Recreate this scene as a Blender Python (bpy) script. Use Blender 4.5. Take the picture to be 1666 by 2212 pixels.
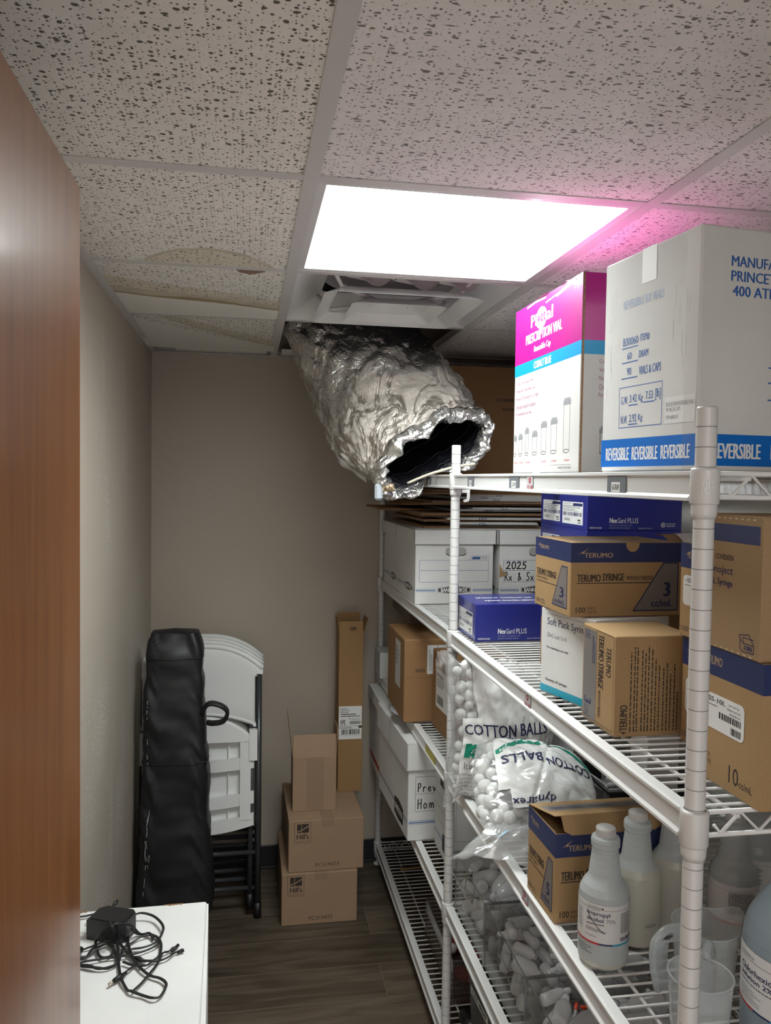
import bpy, bmesh, math, random
from mathutils import Vector, Matrix, noise, geometry
for o in list(bpy.data.objects): bpy.data.objects.remove(o)
SC = bpy.context.scene
COL = SC.collection
PI = math.pi
# ------------------------------------------------------------------ camera
cam = bpy.data.cameras.new('camera'); cam_o = bpy.data.objects.new('camera', cam); COL.objects.link(cam_o)
cam.sensor_fit = 'VERTICAL'; cam.sensor_height = 36.0; cam.lens = 1722.73/2212*36.0
cam.clip_start = 0.02; cam.clip_end = 50
CR = Vector((0.985248, -0.170464, 0.015127)); CU = Vector((-0.007971, 0.042585, 0.999061)); CF = Vector((0.170948, 0.984443, -0.040598))
cam_o.matrix_world = Matrix(((CR.x,CU.x,-CF.x,0),(CR.y,CU.y,-CF.y,0),(CR.z,CU.z,-CF.z,1.65),(0,0,0,1)))
SC.camera = cam_o
# ------------------------------------------------------------------ light, exposure
SC.view_settings.view_transform = 'Standard'; SC.view_settings.look = 'None'
SC.view_settings.gamma = 1.0; SC.view_settings.use_curve_mapping = False
SC.view_settings.exposure = 1.53
PANEL = 9.2            # brightness of the LED ceiling panel
w = bpy.data.worlds.new('ambient_fill'); SC.world = w; w.use_nodes = True
w.node_tree.nodes['Background'].inputs[0].default_value = (1.0, 0.97, 0.93, 1)
w.node_tree.nodes['Background'].inputs[1].default_value = 0.46      # even ambient fill added to lift the ceiling and dim areas
hl = bpy.data.lights.new('fill_light', 'AREA'); hl.shape = 'RECTANGLE'; hl.size = 0.6; hl.size_y = 1.2; hl.energy = 3; hl.color = (1.0, 0.97, 0.93)  # unseen area lamp, added behind the camera to brighten the near ceiling
hlo = bpy.data.objects.new('fill_light', hl); COL.objects.link(hlo); hlo.location = (0.15, -1.6, 2.35); hlo.rotation_euler = (math.radians(48), 0, 0)

# ------------------------------------------------------------------ materials
MATS = {}
def _new(name):
    m = bpy.data.materials.new(name); m.use_nodes = True
    nt = m.node_tree; b = nt.nodes['Principled BSDF']
    return m, nt, b
def _c(c): return (c[0], c[1], c[2], 1.0)
def _noise(nt, scale, detail=3, rough=0.55, vec=None, stretch=None):
    n = nt.nodes.new('ShaderNodeTexNoise'); n.inputs['Scale'].default_value = scale
    n.inputs['Detail'].default_value = detail; n.inputs['Roughness'].default_value = rough
    tc = nt.nodes.new('ShaderNodeTexCoord'); src = tc.outputs['Object']
    if stretch:
        mp = nt.nodes.new('ShaderNodeMapping'); mp.inputs['Scale'].default_value = stretch
        nt.links.new(src, mp.inputs['Vector']); src = mp.outputs['Vector']
    nt.links.new(src, n.inputs['Vector'])
    return n
def _ramp(nt, fac, stops):
    r = nt.nodes.new('ShaderNodeValToRGB'); els = r.color_ramp.elements
    while len(els) < len(stops): els.new(0.5)
    for e, (p, c) in zip(els, stops): e.position = p; e.color = _c(c) if len(c) == 3 else c
    nt.links.new(fac, r.inputs['Fac']); return r
def _mix(nt, fac, a, b, kind='MIX'):
    m = nt.nodes.new('ShaderNodeMix'); m.data_type = 'RGBA'; m.blend_type = kind
    for s, v in ((0, fac), (6, a), (7, b)):
        if hasattr(v, 'links') or hasattr(v, 'is_linked'): nt.links.new(v, m.inputs[s])
        else: m.inputs[s].default_value = v if s == 0 else _c(v)
    return m.outputs[2]
def _bump(nt, b, h, strength=0.2, dist=0.002):
    bp = nt.nodes.new('ShaderNodeBump'); bp.inputs['Strength'].default_value = strength; bp.inputs['Distance'].default_value = dist
    nt.links.new(h, bp.inputs['Height']); nt.links.new(bp.outputs['Normal'], b.inputs['Normal'])
def _schlick(nt):
    """plastic-like reflectance that is the same on both sides of a thin sheet"""
    N = nt.nodes.new
    g = N('ShaderNodeNewGeometry'); d = N('ShaderNodeVectorMath'); d.operation = 'DOT_PRODUCT'
    nt.links.new(g.outputs['Normal'], d.inputs[0]); nt.links.new(g.outputs['Incoming'], d.inputs[1])
    a = N('ShaderNodeMath'); a.operation = 'ABSOLUTE'; nt.links.new(d.outputs['Value'], a.inputs[0])
    s = N('ShaderNodeMath'); s.operation = 'SUBTRACT'; s.inputs[0].default_value = 1.0; s.use_clamp = True; nt.links.new(a.outputs[0], s.inputs[1])
    p = N('ShaderNodeMath'); p.operation = 'POWER'; p.inputs[1].default_value = 5.0; nt.links.new(s.outputs[0], p.inputs[0])
    m = N('ShaderNodeMath'); m.operation = 'MULTIPLY_ADD'; m.inputs[1].default_value = 0.95; m.inputs[2].default_value = 0.045; nt.links.new(p.outputs[0], m.inputs[0])
    return m
def plain(name, col, rough=0.5, metal=0.0, coat=0.0, spec=0.5, bump=0.0, bscale=200, vary=0.0):
    if name in MATS: return MATS[name]
    m, nt, b = _new(name)
    b.inputs['Base Color'].default_value = _c(col); b.inputs['Roughness'].default_value = rough
    b.inputs['Metallic'].default_value = metal; b.inputs['Coat Weight'].default_value = coat
    b.inputs['Specular IOR Level'].default_value = spec
    if bump or vary:
        n = _noise(nt, bscale)
        if bump: _bump(nt, b, n.outputs['Fac'], bump, 0.001)
        if vary:
            n2 = _noise(nt, 9, 4)
            k = _ramp(nt, n2.outputs['Fac'], ((0.25, tuple(x*(1-vary) for x in col)), (0.75, tuple(min(1, x*(1+vary*0.5)) for x in col))))
            nt.links.new(k.outputs['Color'], b.inputs['Base Color'])
    MATS[name] = m; return m
def cardboard(name, col, flute=160, contrast=0.06):
    if name in MATS: return MATS[name]
    m, nt, b = _new(name)
    n1 = _noise(nt, 420, 2); n2 = _noise(nt, 7, 3)
    d = tuple(x*(1-contrast*2) for x in col); l = tuple(min(1, x*(1+contrast)) for x in col)
    r1 = _ramp(nt, n1.outputs['Fac'], ((0.3, d), (0.7, l)))
    r2 = _ramp(nt, n2.outputs['Fac'], ((0.3, (0.88,)*3), (0.7, (1,)*3)))
    nt.links.new(_mix(nt, 0.7, r1.outputs['Color'], r2.outputs['Color'], 'MULTIPLY'), b.inputs['Base Color'])
    b.inputs['Roughness'].default_value = 0.72; b.inputs['Specular IOR Level'].default_value = 0.25
    w_ = nt.nodes.new('ShaderNodeTexWave'); w_.inputs['Scale'].default_value = flute/6.28; w_.wave_type = 'BANDS'; w_.bands_direction = 'DIAGONAL'
    tc = nt.nodes.new('ShaderNodeTexCoord'); mp = nt.nodes.new('ShaderNodeMapping'); mp.inputs['Scale'].default_value = (1, 1, 0)
    nt.links.new(tc.outputs['Object'], mp.inputs['Vector']); nt.links.new(mp.outputs['Vector'], w_.inputs['Vector'])
    _bump(nt, b, w_.outputs['Fac'], 0.05, 0.0006)
    MATS[name] = m; return m
def translucent(name, col, clear=0.25, trans=0.45, rough=0.3, gloss=0.12):
    """milky plastic: diffuse + translucent + a little see-through + gloss"""
    if name in MATS: return MATS[name]
    m, nt, b = _new(name); nt.nodes.remove(b); out = nt.nodes['Material Output']
    N = nt.nodes.new
    d = N('ShaderNodeBsdfDiffuse'); d.inputs[0].default_value = _c(col)
    t = N('ShaderNodeBsdfTranslucent'); t.inputs[0].default_value = _c(col)
    x = N('ShaderNodeBsdfTransparent'); x.inputs[0].default_value = (0.97, 0.98, 1, 1)
    g = N('ShaderNodeBsdfGlossy'); g.inputs['Roughness'].default_value = rough
    a = N('ShaderNodeMixShader'); a.inputs[0].default_value = trans; nt.links.new(d.outputs[0], a.inputs[1]); nt.links.new(t.outputs[0], a.inputs[2])
    c = N('ShaderNodeMixShader'); c.inputs[0].default_value = clear; nt.links.new(a.outputs[0], c.inputs[1]); nt.links.new(x.outputs[0], c.inputs[2])
    fr = _schlick(nt)
    ml = N('ShaderNodeMath'); ml.operation = 'MULTIPLY'; ml.inputs[1].default_value = gloss/0.12; nt.links.new(fr.outputs[0], ml.inputs[0])
    e = N('ShaderNodeMixShader'); nt.links.new(ml.outputs[0], e.inputs[0]); nt.links.new(c.outputs[0], e.inputs[1]); nt.links.new(g.outputs[0], e.inputs[2])
    nt.links.new(e.outputs[0], out.inputs['Surface']); MATS[name] = m; return m
def clearfilm(name, tint=(0.95, 0.96, 0.96), rough=0.06, gl=1.0, haze=0.05):
    """thin clear plastic without refraction"""
    if name in MATS: return MATS[name]
    m, nt, b = _new(name); nt.nodes.remove(b); out = nt.nodes['Material Output']; N = nt.nodes.new
    x = N('ShaderNodeBsdfTransparent'); x.inputs[0].default_value = _c(tint)
    h = N('ShaderNodeBsdfDiffuse'); h.inputs[0].default_value = (0.8, 0.8, 0.8, 1)
    g = N('ShaderNodeBsdfGlossy'); g.inputs['Roughness'].default_value = rough
    a = N('ShaderNodeMixShader'); a.inputs[0].default_value = haze; nt.links.new(x.outputs[0], a.inputs[1]); nt.links.new(h.outputs[0], a.inputs[2])
    fr = _schlick(nt)
    ml = N('ShaderNodeMath'); ml.operation = 'MULTIPLY'; ml.inputs[1].default_value = gl; nt.links.new(fr.outputs[0], ml.inputs[0])
    e = N('ShaderNodeMixShader'); nt.links.new(ml.outputs[0], e.inputs[0]); nt.links.new(a.outputs[0], e.inputs[1]); nt.links.new(g.outputs[0], e.inputs[2])
    nt.links.new(e.outputs[0], out.inputs['Surface']); MATS[name] = m; return m
def emit(name, col, s):
    m, nt, b = _new(name); b.inputs['Base Color'].default_value = (0.9, 0.9, 0.9, 1)
    b.inputs['Emission Color'].default_value = _c(col)
    # prismatic diffuser: a little brighter straight down than sideways
    ge = nt.nodes.new('ShaderNodeNewGeometry'); dt = nt.nodes.new('ShaderNodeVectorMath'); dt.operation = 'DOT_PRODUCT'
    nt.links.new(ge.outputs['Normal'], dt.inputs[0]); nt.links.new(ge.outputs['Incoming'], dt.inputs[1])
    ab = nt.nodes.new('ShaderNodeMath'); ab.operation = 'ABSOLUTE'; nt.links.new(dt.outputs['Value'], ab.inputs[0])
    pw = nt.nodes.new('ShaderNodeMath'); pw.operation = 'POWER'; pw.inputs[1].default_value = 0.6; nt.links.new(ab.outputs[0], pw.inputs[0])
    ml = nt.nodes.new('ShaderNodeMath'); ml.operation = 'MULTIPLY'; ml.inputs[1].default_value = s; nt.links.new(pw.outputs[0], ml.inputs[0])
    nt.links.new(ml.outputs[0], b.inputs['Emission Strength']); return m

KRAFT = cardboard('kraft_tan', (0.42, 0.27, 0.135))           # the syringe cartons
KRAFT_D = cardboard('kraft_brown', (0.30, 0.165, 0.075))      # darker shipping cartons
KRAFT_H = cardboard('kraft_shipping', (0.36, 0.24, 0.155))    # pinkish shipping cartons
KRAFT_T = cardboard('kraft_tall', (0.34, 0.20, 0.09))
CORR = cardboard('corrugated_edge', (0.27, 0.155, 0.08), contrast=0.25)
CORR_L = cardboard('corrugated_edge_light', (0.42, 0.25, 0.135), contrast=0.25)
WCARD = cardboard('white_cardboard', (0.74, 0.735, 0.72), contrast=0.02)
WCARD_G = cardboard('greyish_white_cardboard', (0.66, 0.655, 0.645), contrast=0.02)
GCARD = cardboard('grey_cardboard', (0.30, 0.27, 0.235), contrast=0.04)
PAPER = plain('label_paper', (0.78, 0.78, 0.77), 0.55)
INK = plain('black_ink', (0.015, 0.014, 0.014), 0.6)
INK_BR = plain('brown_black_ink', (0.035, 0.024, 0.018), 0.6)
INK_G = plain('grey_ink', (0.22, 0.22, 0.23), 0.6)
NAVY = plain('navy_print', (0.022, 0.033, 0.115), 0.5)
NAVY_T = plain('navy_text', (0.018, 0.022, 0.085), 0.5)
GREY_P = plain('grey_print', (0.20, 0.175, 0.165), 0.55)
TAN_T = plain('tan_text', (0.47, 0.33, 0.19), 0.55)
BLUEBOX = plain('royal_blue_print', (0.017, 0.024, 0.22), 0.32, coat=0.3)
BLUE_LN = plain('blue_line_print', (0.04, 0.11, 0.30), 0.5)
BRIGHT = plain('bright_blue_print', (0.0, 0.155, 0.60), 0.45)
STAMP = plain('blue_stamp_ink', (0.035, 0.13, 0.42), 0.5)
STAMP_F = plain('faded_blue_stamp', (0.30, 0.38, 0.55), 0.5)
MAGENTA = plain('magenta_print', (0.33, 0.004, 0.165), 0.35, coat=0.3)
PLUM = plain('plum_text', (0.22, 0.03, 0.12), 0.5)
CYAN = plain('cyan_print', (0.0, 0.20, 0.40), 0.4)
TEAL = plain('teal_print', (0.015, 0.35, 0.50), 0.4)
WHITE_T = plain('white_print', (0.85, 0.85, 0.85), 0.5)
RED = plain('red_print', (0.50, 0.02, 0.025), 0.5)
GREEN = plain('green_print', (0.0, 0.24, 0.15), 0.45)
EPOXY = plain('white_epoxy_coating', (0.74, 0.735, 0.725), 0.33, coat=0.2)
EPOXY_G = plain('post_white_epoxy', (0.66, 0.645, 0.635), 0.36, coat=0.2)
GROOVE = plain('post_groove', (0.40, 0.39, 0.385), 0.6)
WPLASTIC = plain('white_moulded_plastic', (0.76, 0.765, 0.75), 0.38, bump=0.06, bscale=600)
DKMETAL = plain('charcoal_steel_tube', (0.040, 0.042, 0.046), 0.32, coat=0.3)
BLKPL = plain('black_plastic', (0.012, 0.012, 0.013), 0.38)
BLKRUB = plain('black_rubber', (0.010, 0.010, 0.011), 0.45)
STEEL = plain('nickel_steel', (0.62, 0.58, 0.50), 0.25, metal=1.0)
GALV = plain('galvanised_clip', (0.45, 0.48, 0.50), 0.35, metal=0.9)
GREYLAB = plain('grey_label_holder', (0.17, 0.18, 0.20), 0.5)
TAPE = clearfilm('packing_tape', (0.93, 0.90, 0.86), 0.14, 0.9, 0.04)
TAPE_S = clearfilm('satin_tape', (0.97, 0.96, 0.95), 0.35, 0.35, 0.03)
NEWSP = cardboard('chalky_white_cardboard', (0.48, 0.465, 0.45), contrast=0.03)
FILM = clearfilm('clear_bag_film', (0.93, 0.94, 0.94), 0.10, 1.8, 0.20)
ACRYL = clearfilm('clear_acrylic', (0.96, 0.96, 0.955), 0.03, 0.35, 0.05)
ACRYL_E = clearfilm('acrylic_edge', (0.50, 0.52, 0.52), 0.05, 1.3, 0.10)
ACRYL_R = clearfilm('smoky_acrylic', (0.74, 0.66, 0.62), 0.04, 1.0, 0.05)
HDPE = translucent('milky_bottle_plastic', (0.72, 0.76, 0.77), 0.18, 0.42, 0.35, 0.10)
HDPE_L = translucent('bottle_plastic_with_liquid', (0.72, 0.70, 0.62), 0.10, 0.40, 0.3, 0.10)
HDPE_B = translucent('blue_liquid_behind_plastic', (0.05, 0.17, 0.42), 0.02, 0.25, 0.3, 0.10)
HDPE_C = translucent('measuring_jug_plastic', (0.74, 0.77, 0.77), 0.60, 0.45, 0.22, 0.14)
LDPE = translucent('squeeze_bottle_plastic', (0.92, 0.92, 0.93), 0.28, 0.48, 0.18, 0.15)
CAPW = plain('white_cap_plastic', (0.60, 0.59, 0.58), 0.4)
CAPR = plain('orange_red_tip', (0.70, 0.06, 0.015), 0.4)
COTTON = plain('cotton', (0.80, 0.79, 0.77), 0.95, bump=0.4, bscale=300)
BAGW = plain('white_printed_film', (0.80, 0.805, 0.79), 0.26, coat=0.5, bump=0.4, bscale=30)
REDPL = plain('dark_red_plastic', (0.22, 0.022, 0.018), 0.35)
PRINT_Y = plain('shelf_yellow_tag', (0.62, 0.56, 0.12), 0.5)
MAUVE = plain('mauve_print', (0.17, 0.05, 0.10), 0.5)

SCUFFS = (((-.383, 2.22, .98), (1, .16, .17)), ((-.383, 2.53, .62), (1, .12, .16)), ((-.383, 2.20, .45), (1, .25, .20)), ((-.383, 2.38, .60), (1, .05, .30)))
def wall_paint(name, col, scuff=False):
    m, nt, b = _new(name)
    n1 = _noise(nt, 55, 4, 0.6); n2 = _noise(nt, 1.3, 2)
    r2 = _ramp(nt, n2.outputs['Fac'], ((0.3, tuple(x*0.95 for x in col)), (0.7, tuple(x*1.03 for x in col))))
    colr = r2.outputs['Color']
    # chipped-paint specks and scrapes, in patches
    sp = _noise(nt, 190, 2, 0.5, stretch=(1, 1, 0.7)); pt = _noise(nt, 2.6, 3, 0.6, stretch=(1, 1.6, 0.75))
    m1 = _ramp(nt, sp.outputs['Fac'], ((0.56 if scuff else 0.66, (0, 0, 0)), (0.62 if scuff else 0.71, (1, 1, 1))))
    m2 = _ramp(nt, pt.outputs['Fac'], ((0.52 if scuff else 0.60, (0, 0, 0)), (0.66, (1, 1, 1))))
    mm = nt.nodes.new('ShaderNodeMath'); mm.operation = 'MULTIPLY'
    nt.links.new(m1.outputs['Color'], mm.inputs[0]); nt.links.new(m2.outputs['Color'], mm.inputs[1])
    m3 = nt.nodes.new('ShaderNodeMath'); m3.operation = 'MULTIPLY'; m3.inputs[1].default_value = 0.6 if scuff else 0.45; nt.links.new(mm.outputs[0], m3.inputs[0])
    fac = m3.outputs[0]
    if scuff:      # where things have been dragged along this wall
        tc2 = nt.nodes.new('ShaderNodeTexCoord'); fine = _noise(nt, 170, 2, 0.6); th = _ramp(nt, fine.outputs['Fac'], ((0.53, (0, 0, 0)), (0.60, (1, 1, 1))))
        for c_, r_ in SCUFFS:
            sb = nt.nodes.new('ShaderNodeVectorMath'); sb.operation = 'SUBTRACT'; sb.inputs[1].default_value = c_; nt.links.new(tc2.outputs['Object'], sb.inputs[0])
            ml = nt.nodes.new('ShaderNodeVectorMath'); ml.operation = 'MULTIPLY'; ml.inputs[1].default_value = tuple(1/x for x in r_); nt.links.new(sb.outputs[0], ml.inputs[0])
            ln = nt.nodes.new('ShaderNodeVectorMath'); ln.operation = 'LENGTH'; nt.links.new(ml.outputs[0], ln.inputs[0])
            rp = _ramp(nt, ln.outputs['Value'], ((0.2, (1, 1, 1)), (1.0, (0, 0, 0))))
            wv = nt.nodes.new('ShaderNodeMath'); wv.operation = 'MULTIPLY'; nt.links.new(rp.outputs['Color'], wv.inputs[0]); nt.links.new(th.outputs['Color'], wv.inputs[1])
            mx = nt.nodes.new('ShaderNodeMath'); mx.operation = 'MAXIMUM'; nt.links.new(wv.outputs[0], mx.inputs[0]); nt.links.new(fac, mx.inputs[1]); fac = mx.outputs[0]
    nt.links.new(_mix(nt, fac, colr, (0.72, 0.71, 0.68)), b.inputs['Base Color'])
    b.inputs['Roughness'].default_value = 0.48; b.inputs['Specular IOR Level'].default_value = 0.35
    _bump(nt, b, n1.outputs['Fac'], 0.25, 0.0015)
    MATS[name] = m; return m
WALL_L = wall_paint('greige_wall_paint_scuffed', (0.455, 0.405, 0.335), True)
WALL_B = wall_paint('greige_wall_paint', (0.43, 0.374, 0.305))
WALL_R = wall_paint('pale_wall_paint', (0.50, 0.48, 0.43))

def tile_mat(name, col, worm):
    """acoustic ceiling tile: pits (left tiles) or wormy fissures (right tiles)"""
    m, nt, b = _new(name)
    tc = nt.nodes.new('ShaderNodeTexCoord')
    def spots(scale, thr, seed, stretch=(1, 1, 1), warp=0.0):
        mp = nt.nodes.new('ShaderNodeMapping'); mp.inputs['Scale'].default_value = stretch; mp.inputs['Location'].default_value = (seed, seed*0.7, 0)
        nt.links.new(tc.outputs['Object'], mp.inputs['Vector']); vec = mp.outputs['Vector']
        if warp:
            nz = nt.nodes.new('ShaderNodeTexNoise'); nz.inputs['Scale'].default_value = 45; nz.inputs['Detail'].default_value = 1
            nt.links.new(vec, nz.inputs['Vector'])
            vm = nt.nodes.new('ShaderNodeVectorMath'); vm.operation = 'MULTIPLY_ADD'; vm.inputs[1].default_value = (warp,)*3
            nt.links.new(nz.outputs['Color'], vm.inputs[0]); nt.links.new(vec, vm.inputs[2]); vec = vm.outputs[0]
        v = nt.nodes.new('ShaderNodeTexVoronoi'); v.inputs['Scale'].default_value = scale; v.voronoi_dimensions = '2D'
        nt.links.new(vec, v.inputs['Vector'])
        # random radius per cell from the cell colour
        sx = nt.nodes.new('ShaderNodeSeparateColor'); nt.links.new(v.outputs['Color'], sx.inputs[0])
        pw = nt.nodes.new('ShaderNodeMath'); pw.operation = 'POWER'; pw.inputs[1].default_value = 2.2; nt.links.new(sx.outputs[0], pw.inputs[0])
        ml = nt.nodes.new('ShaderNodeMath'); ml.operation = 'MULTIPLY'; ml.inputs[1].default_value = thr; nt.links.new(pw.outputs[0], ml.inputs[0])
        sb = nt.nodes.new('ShaderNodeMath'); sb.operation = 'SUBTRACT'; nt.links.new(ml.outputs[0], sb.inputs[0]); nt.links.new(v.outputs['Distance'], sb.inputs[1])
        sc_ = nt.nodes.new('ShaderNodeMath'); sc_.operation = 'MULTIPLY'; sc_.inputs[1].default_value = 14; sc_.use_clamp = True; nt.links.new(sb.outputs[0], sc_.inputs[0])
        return sc_.outputs[0]
    if worm:
        a = spots(62, 0.34, 3.1, (1.0, 2.2, 1), 0.022); c = spots(150, 0.30, 8.2)
    else:
        a = spots(85, 0.36, 1.7, (1.0, 1.15, 1), 0.008); c = spots(165, 0.36, 5.3)
    mx = nt.nodes.new('ShaderNodeMath'); mx.operation = 'MAXIMUM'; nt.links.new(a, mx.inputs[0]); nt.links.new(c, mx.inputs[1])
    base = _noise(nt, 16, 4); r = _ramp(nt, base.outputs['Fac'], ((0.3, tuple(x*0.95 for x in col)), (0.7, tuple(min(1, x*1.03) for x in col))))
    nt.links.new(_mix(nt, mx.outputs[0], r.outputs['Color'], (0.24, 0.22, 0.21) if worm else (0.15, 0.135, 0.12)), b.inputs['Base Color'])
    b.inputs['Roughness'].default_value = 0.9; b.inputs['Specular IOR Level'].default_value = 0.1
    inv = nt.nodes.new('ShaderNodeMath'); inv.operation = 'SUBTRACT'; inv.inputs[0].default_value = 1; nt.links.new(mx.outputs[0], inv.inputs[1])
    _bump(nt, b, inv.outputs[0], 0.6, 0.003)
    MATS[name] = m; return m
TILE_D = tile_mat('pitted_ceiling_tile', (0.86, 0.83, 0.775), False)
TILE_W = tile_mat('fissured_ceiling_tile', (0.86, 0.82, 0.80), True)
STAIN = plain('water_stain', (0.46, 0.37, 0.24), 0.9, vary=0.25, spec=0.1)
STAIN_F = plain('pale_water_stain', (0.66, 0.60, 0.47), 0.9, vary=0.2, spec=0.1)
TILE_PL = plain('washed_pale_tile', (0.86, 0.835, 0.78), 0.9, spec=0.1)
GRID = plain('ceiling_grid_enamel', (0.66, 0.635, 0.62), 0.35)

def wood_door(name):
    m, nt, b = _new(name)
    n1 = _noise(nt, 3.0, 5, 0.6, stretch=(6, 9, 0.55)); n2 = _noise(nt, 60, 3, 0.6, stretch=(3, 3, 0.06))
    r = _ramp(nt, n1.outputs['Fac'], ((0.25, (0.165, 0.050, 0.009)), (0.5, (0.24, 0.080, 0.015)), (0.8, (0.31, 0.115, 0.025))))
    r2 = _ramp(nt, n2.outputs['Fac'], ((0.3, (0.78, 0.76, 0.74)), (0.65, (1, 1, 1))))
    nt.links.new(_mix(nt, 0.8, r.outputs['Color'], r2.outputs['Color'], 'MULTIPLY'), b.inputs['Base Color'])
    b.inputs['Roughness'].default_value = 0.40; b.inputs['Specular IOR Level'].default_value = 0.25; b.inputs['Coat Weight'].default_value = 0.6; b.inputs['Coat Roughness'].default_value = 0.16
    _bump(nt, b, n2.outputs['Fac'], 0.06, 0.0006)
    return m
DOORW = wood_door('red_brown_veneer')
def plank_floor(name):
    m, nt, b = _new(name); tc = nt.nodes.new('ShaderNodeTexCoord')
    br = nt.nodes.new('ShaderNodeTexBrick'); br.offset = 0.37; br.inputs['Scale'].default_value = 1.0
    br.inputs['Brick Width'].default_value = 1.2; br.inputs['Row Height'].default_value = 0.178; br.inputs['Mortar Size'].default_value = 0.0012
    br.inputs['Color1'].default_value = (0.35, 0.35, 0.35, 1); br.inputs['Color2'].default_value = (0.75, 0.75, 0.75, 1); br.inputs['Mortar'].default_value = (0, 0, 0, 1)
    mpb = nt.nodes.new('ShaderNodeMapping'); mpb.inputs['Location'].default_value = (0.3, 0.052, 0)
    nt.links.new(tc.outputs['Object'], mpb.inputs['Vector']); nt.links.new(mpb.outputs['Vector'], br.inputs['Vector'])
    n = nt.nodes.new('ShaderNodeTexNoise'); n.inputs['Scale'].default_value = 4; n.inputs['Detail'].default_value = 6; n.inputs['Distortion'].default_value = 0.8
    mp = nt.nodes.new('ShaderNodeMapping'); mp.inputs['Scale'].default_value = (0.8, 7, 1)
    ad = nt.nodes.new('ShaderNodeVectorMath'); ad.operation = 'MULTIPLY_ADD'; ad.inputs[1].default_value = (5, 3, 0)
    nt.links.new(br.outputs['Color'], ad.inputs[0]); nt.links.new(tc.outputs['Object'], ad.inputs[2])
    nt.links.new(ad.outputs[0], mp.inputs['Vector']); nt.links.new(mp.outputs['Vector'], n.inputs['Vector'])
    r = _ramp(nt, n.outputs['Fac'], ((0.28, (0.050, 0.037, 0.025)), (0.5, (0.092, 0.070, 0.049)), (0.75, (0.145, 0.113, 0.083))))
    v = _mix(nt, 0.45, r.outputs['Color'], br.outputs['Color'], 'OVERLAY')
    nt.links.new(_mix(nt, br.outputs['Fac'], v, (0.17, 0.14, 0.11)), b.inputs['Base Color'])
    b.inputs['Roughness'].default_value = 0.42; b.inputs['Specular IOR Level'].default_value = 0.4
    _bump(nt, b, n.outputs['Fac'], 0.08, 0.001)
    return m
FLOORM = plank_floor('grey_brown_plank_vinyl')
def foil_mat(name):
    m, nt, b = _new(name)
    n = _noise(nt, 11, 6, 0.65); n2 = _noise(nt, 3.2, 4, 0.62); n3 = _noise(nt, 70, 3, 0.7)
    v = nt.nodes.new('ShaderNodeTexVoronoi'); v.inputs['Scale'].default_value = 33; v.feature = 'DISTANCE_TO_EDGE'
    nr = _noise(nt, 8, 4, 0.6, stretch=(1.6, .8, .9)); nr.inputs['Distortion'].default_value = 0.9
    rs = nt.nodes.new('ShaderNodeMath'); rs.operation = 'SUBTRACT'; rs.inputs[1].default_value = 0.5; nt.links.new(nr.outputs['Fac'], rs.inputs[0])
    ra = nt.nodes.new('ShaderNodeMath'); ra.operation = 'ABSOLUTE'; nt.links.new(rs.outputs[0], ra.inputs[0])
    rm = nt.nodes.new('ShaderNodeMath'); rm.operation = 'MULTIPLY'; rm.inputs[1].default_value = 3.0; nt.links.new(ra.outputs[0], rm.inputs[0])
    tc = nt.nodes.new('ShaderNodeTexCoord'); vm = nt.nodes.new('ShaderNodeVectorMath'); vm.operation = 'MULTIPLY_ADD'; vm.inputs[1].default_value = (0.10,)*3
    nt.links.new(n.outputs['Color'], vm.inputs[0]); nt.links.new(tc.outputs['Object'], vm.inputs[2]); nt.links.new(vm.outputs[0], v.inputs['Vector'])
    # old paper facing shows where the foil has rubbed thin
    at = nt.nodes.new('ShaderNodeAttribute'); at.attribute_name = 'paper'
    s = nt.nodes.new('ShaderNodeMath'); s.operation = 'MULTIPLY_ADD'; s.inputs[1].default_value = 2.6; nt.links.new(n2.outputs['Fac'], s.inputs[0]); 
    t = nt.nodes.new('ShaderNodeMath'); t.operation = 'MULTIPLY_ADD'; t.inputs[1].default_value = 1.0; t.inputs[2].default_value = -1.55; nt.links.new(at.outputs['Fac'], t.inputs[0]); nt.links.new(t.outputs[0], s.inputs[2])
    pm = _ramp(nt, s.outputs[0], ((0.35, (0, 0, 0)), (0.52, (1, 1, 1))))
    sp = _ramp(nt, n3.outputs['Fac'], ((0.66, (0, 0, 0)), (0.72, (1, 1, 1))))
    base = _mix(nt, pm.outputs['Color'], (0.80, 0.79, 0.77), (0.60, 0.55, 0.49))
    dirt = _noise(nt, 24, 5, 0.7); dr = _ramp(nt, dirt.outputs['Fac'], ((0.64, (1, 1, 1)), (0.72, (0.35, 0.32, 0.28))))
    nt.links.new(_mix(nt, 0.8, base, dr.outputs['Color'], 'MULTIPLY'), b.inputs['Base Color'])
    cr_ = _ramp(nt, rm.outputs[0], ((0.06, (0, 0, 0)), (0.20, (1, 1, 1)))); pmx = nt.nodes.new('ShaderNodeMath'); pmx.operation = 'MULTIPLY'; nt.links.new(pm.outputs['Color'], pmx.inputs[0]); nt.links.new(cr_.outputs['Color'], pmx.inputs[1])
    inv = _ramp(nt, pmx.outputs[0], ((0, (0.95,)*3), (1, (0.10,)*3))); nt.links.new(inv.outputs['Color'], b.inputs['Metallic'])
    rg = _ramp(nt, pm.outputs['Color'], ((0, (0.27,)*3), (1, (0.45,)*3))); nt.links.new(rg.outputs['Color'], b.inputs['Roughness'])
    ad = nt.nodes.new('ShaderNodeMath'); ad.operation = 'MULTIPLY_ADD'; ad.inputs[1].default_value = 0.55; nt.links.new(v.outputs['Distance'], ad.inputs[0]); nt.links.new(rm.outputs[0], ad.inputs[2])
    _bump(nt, b, ad.outputs[0], 0.8, 0.010)
    return m
FOIL = foil_mat('crinkled_duct_foil')
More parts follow.
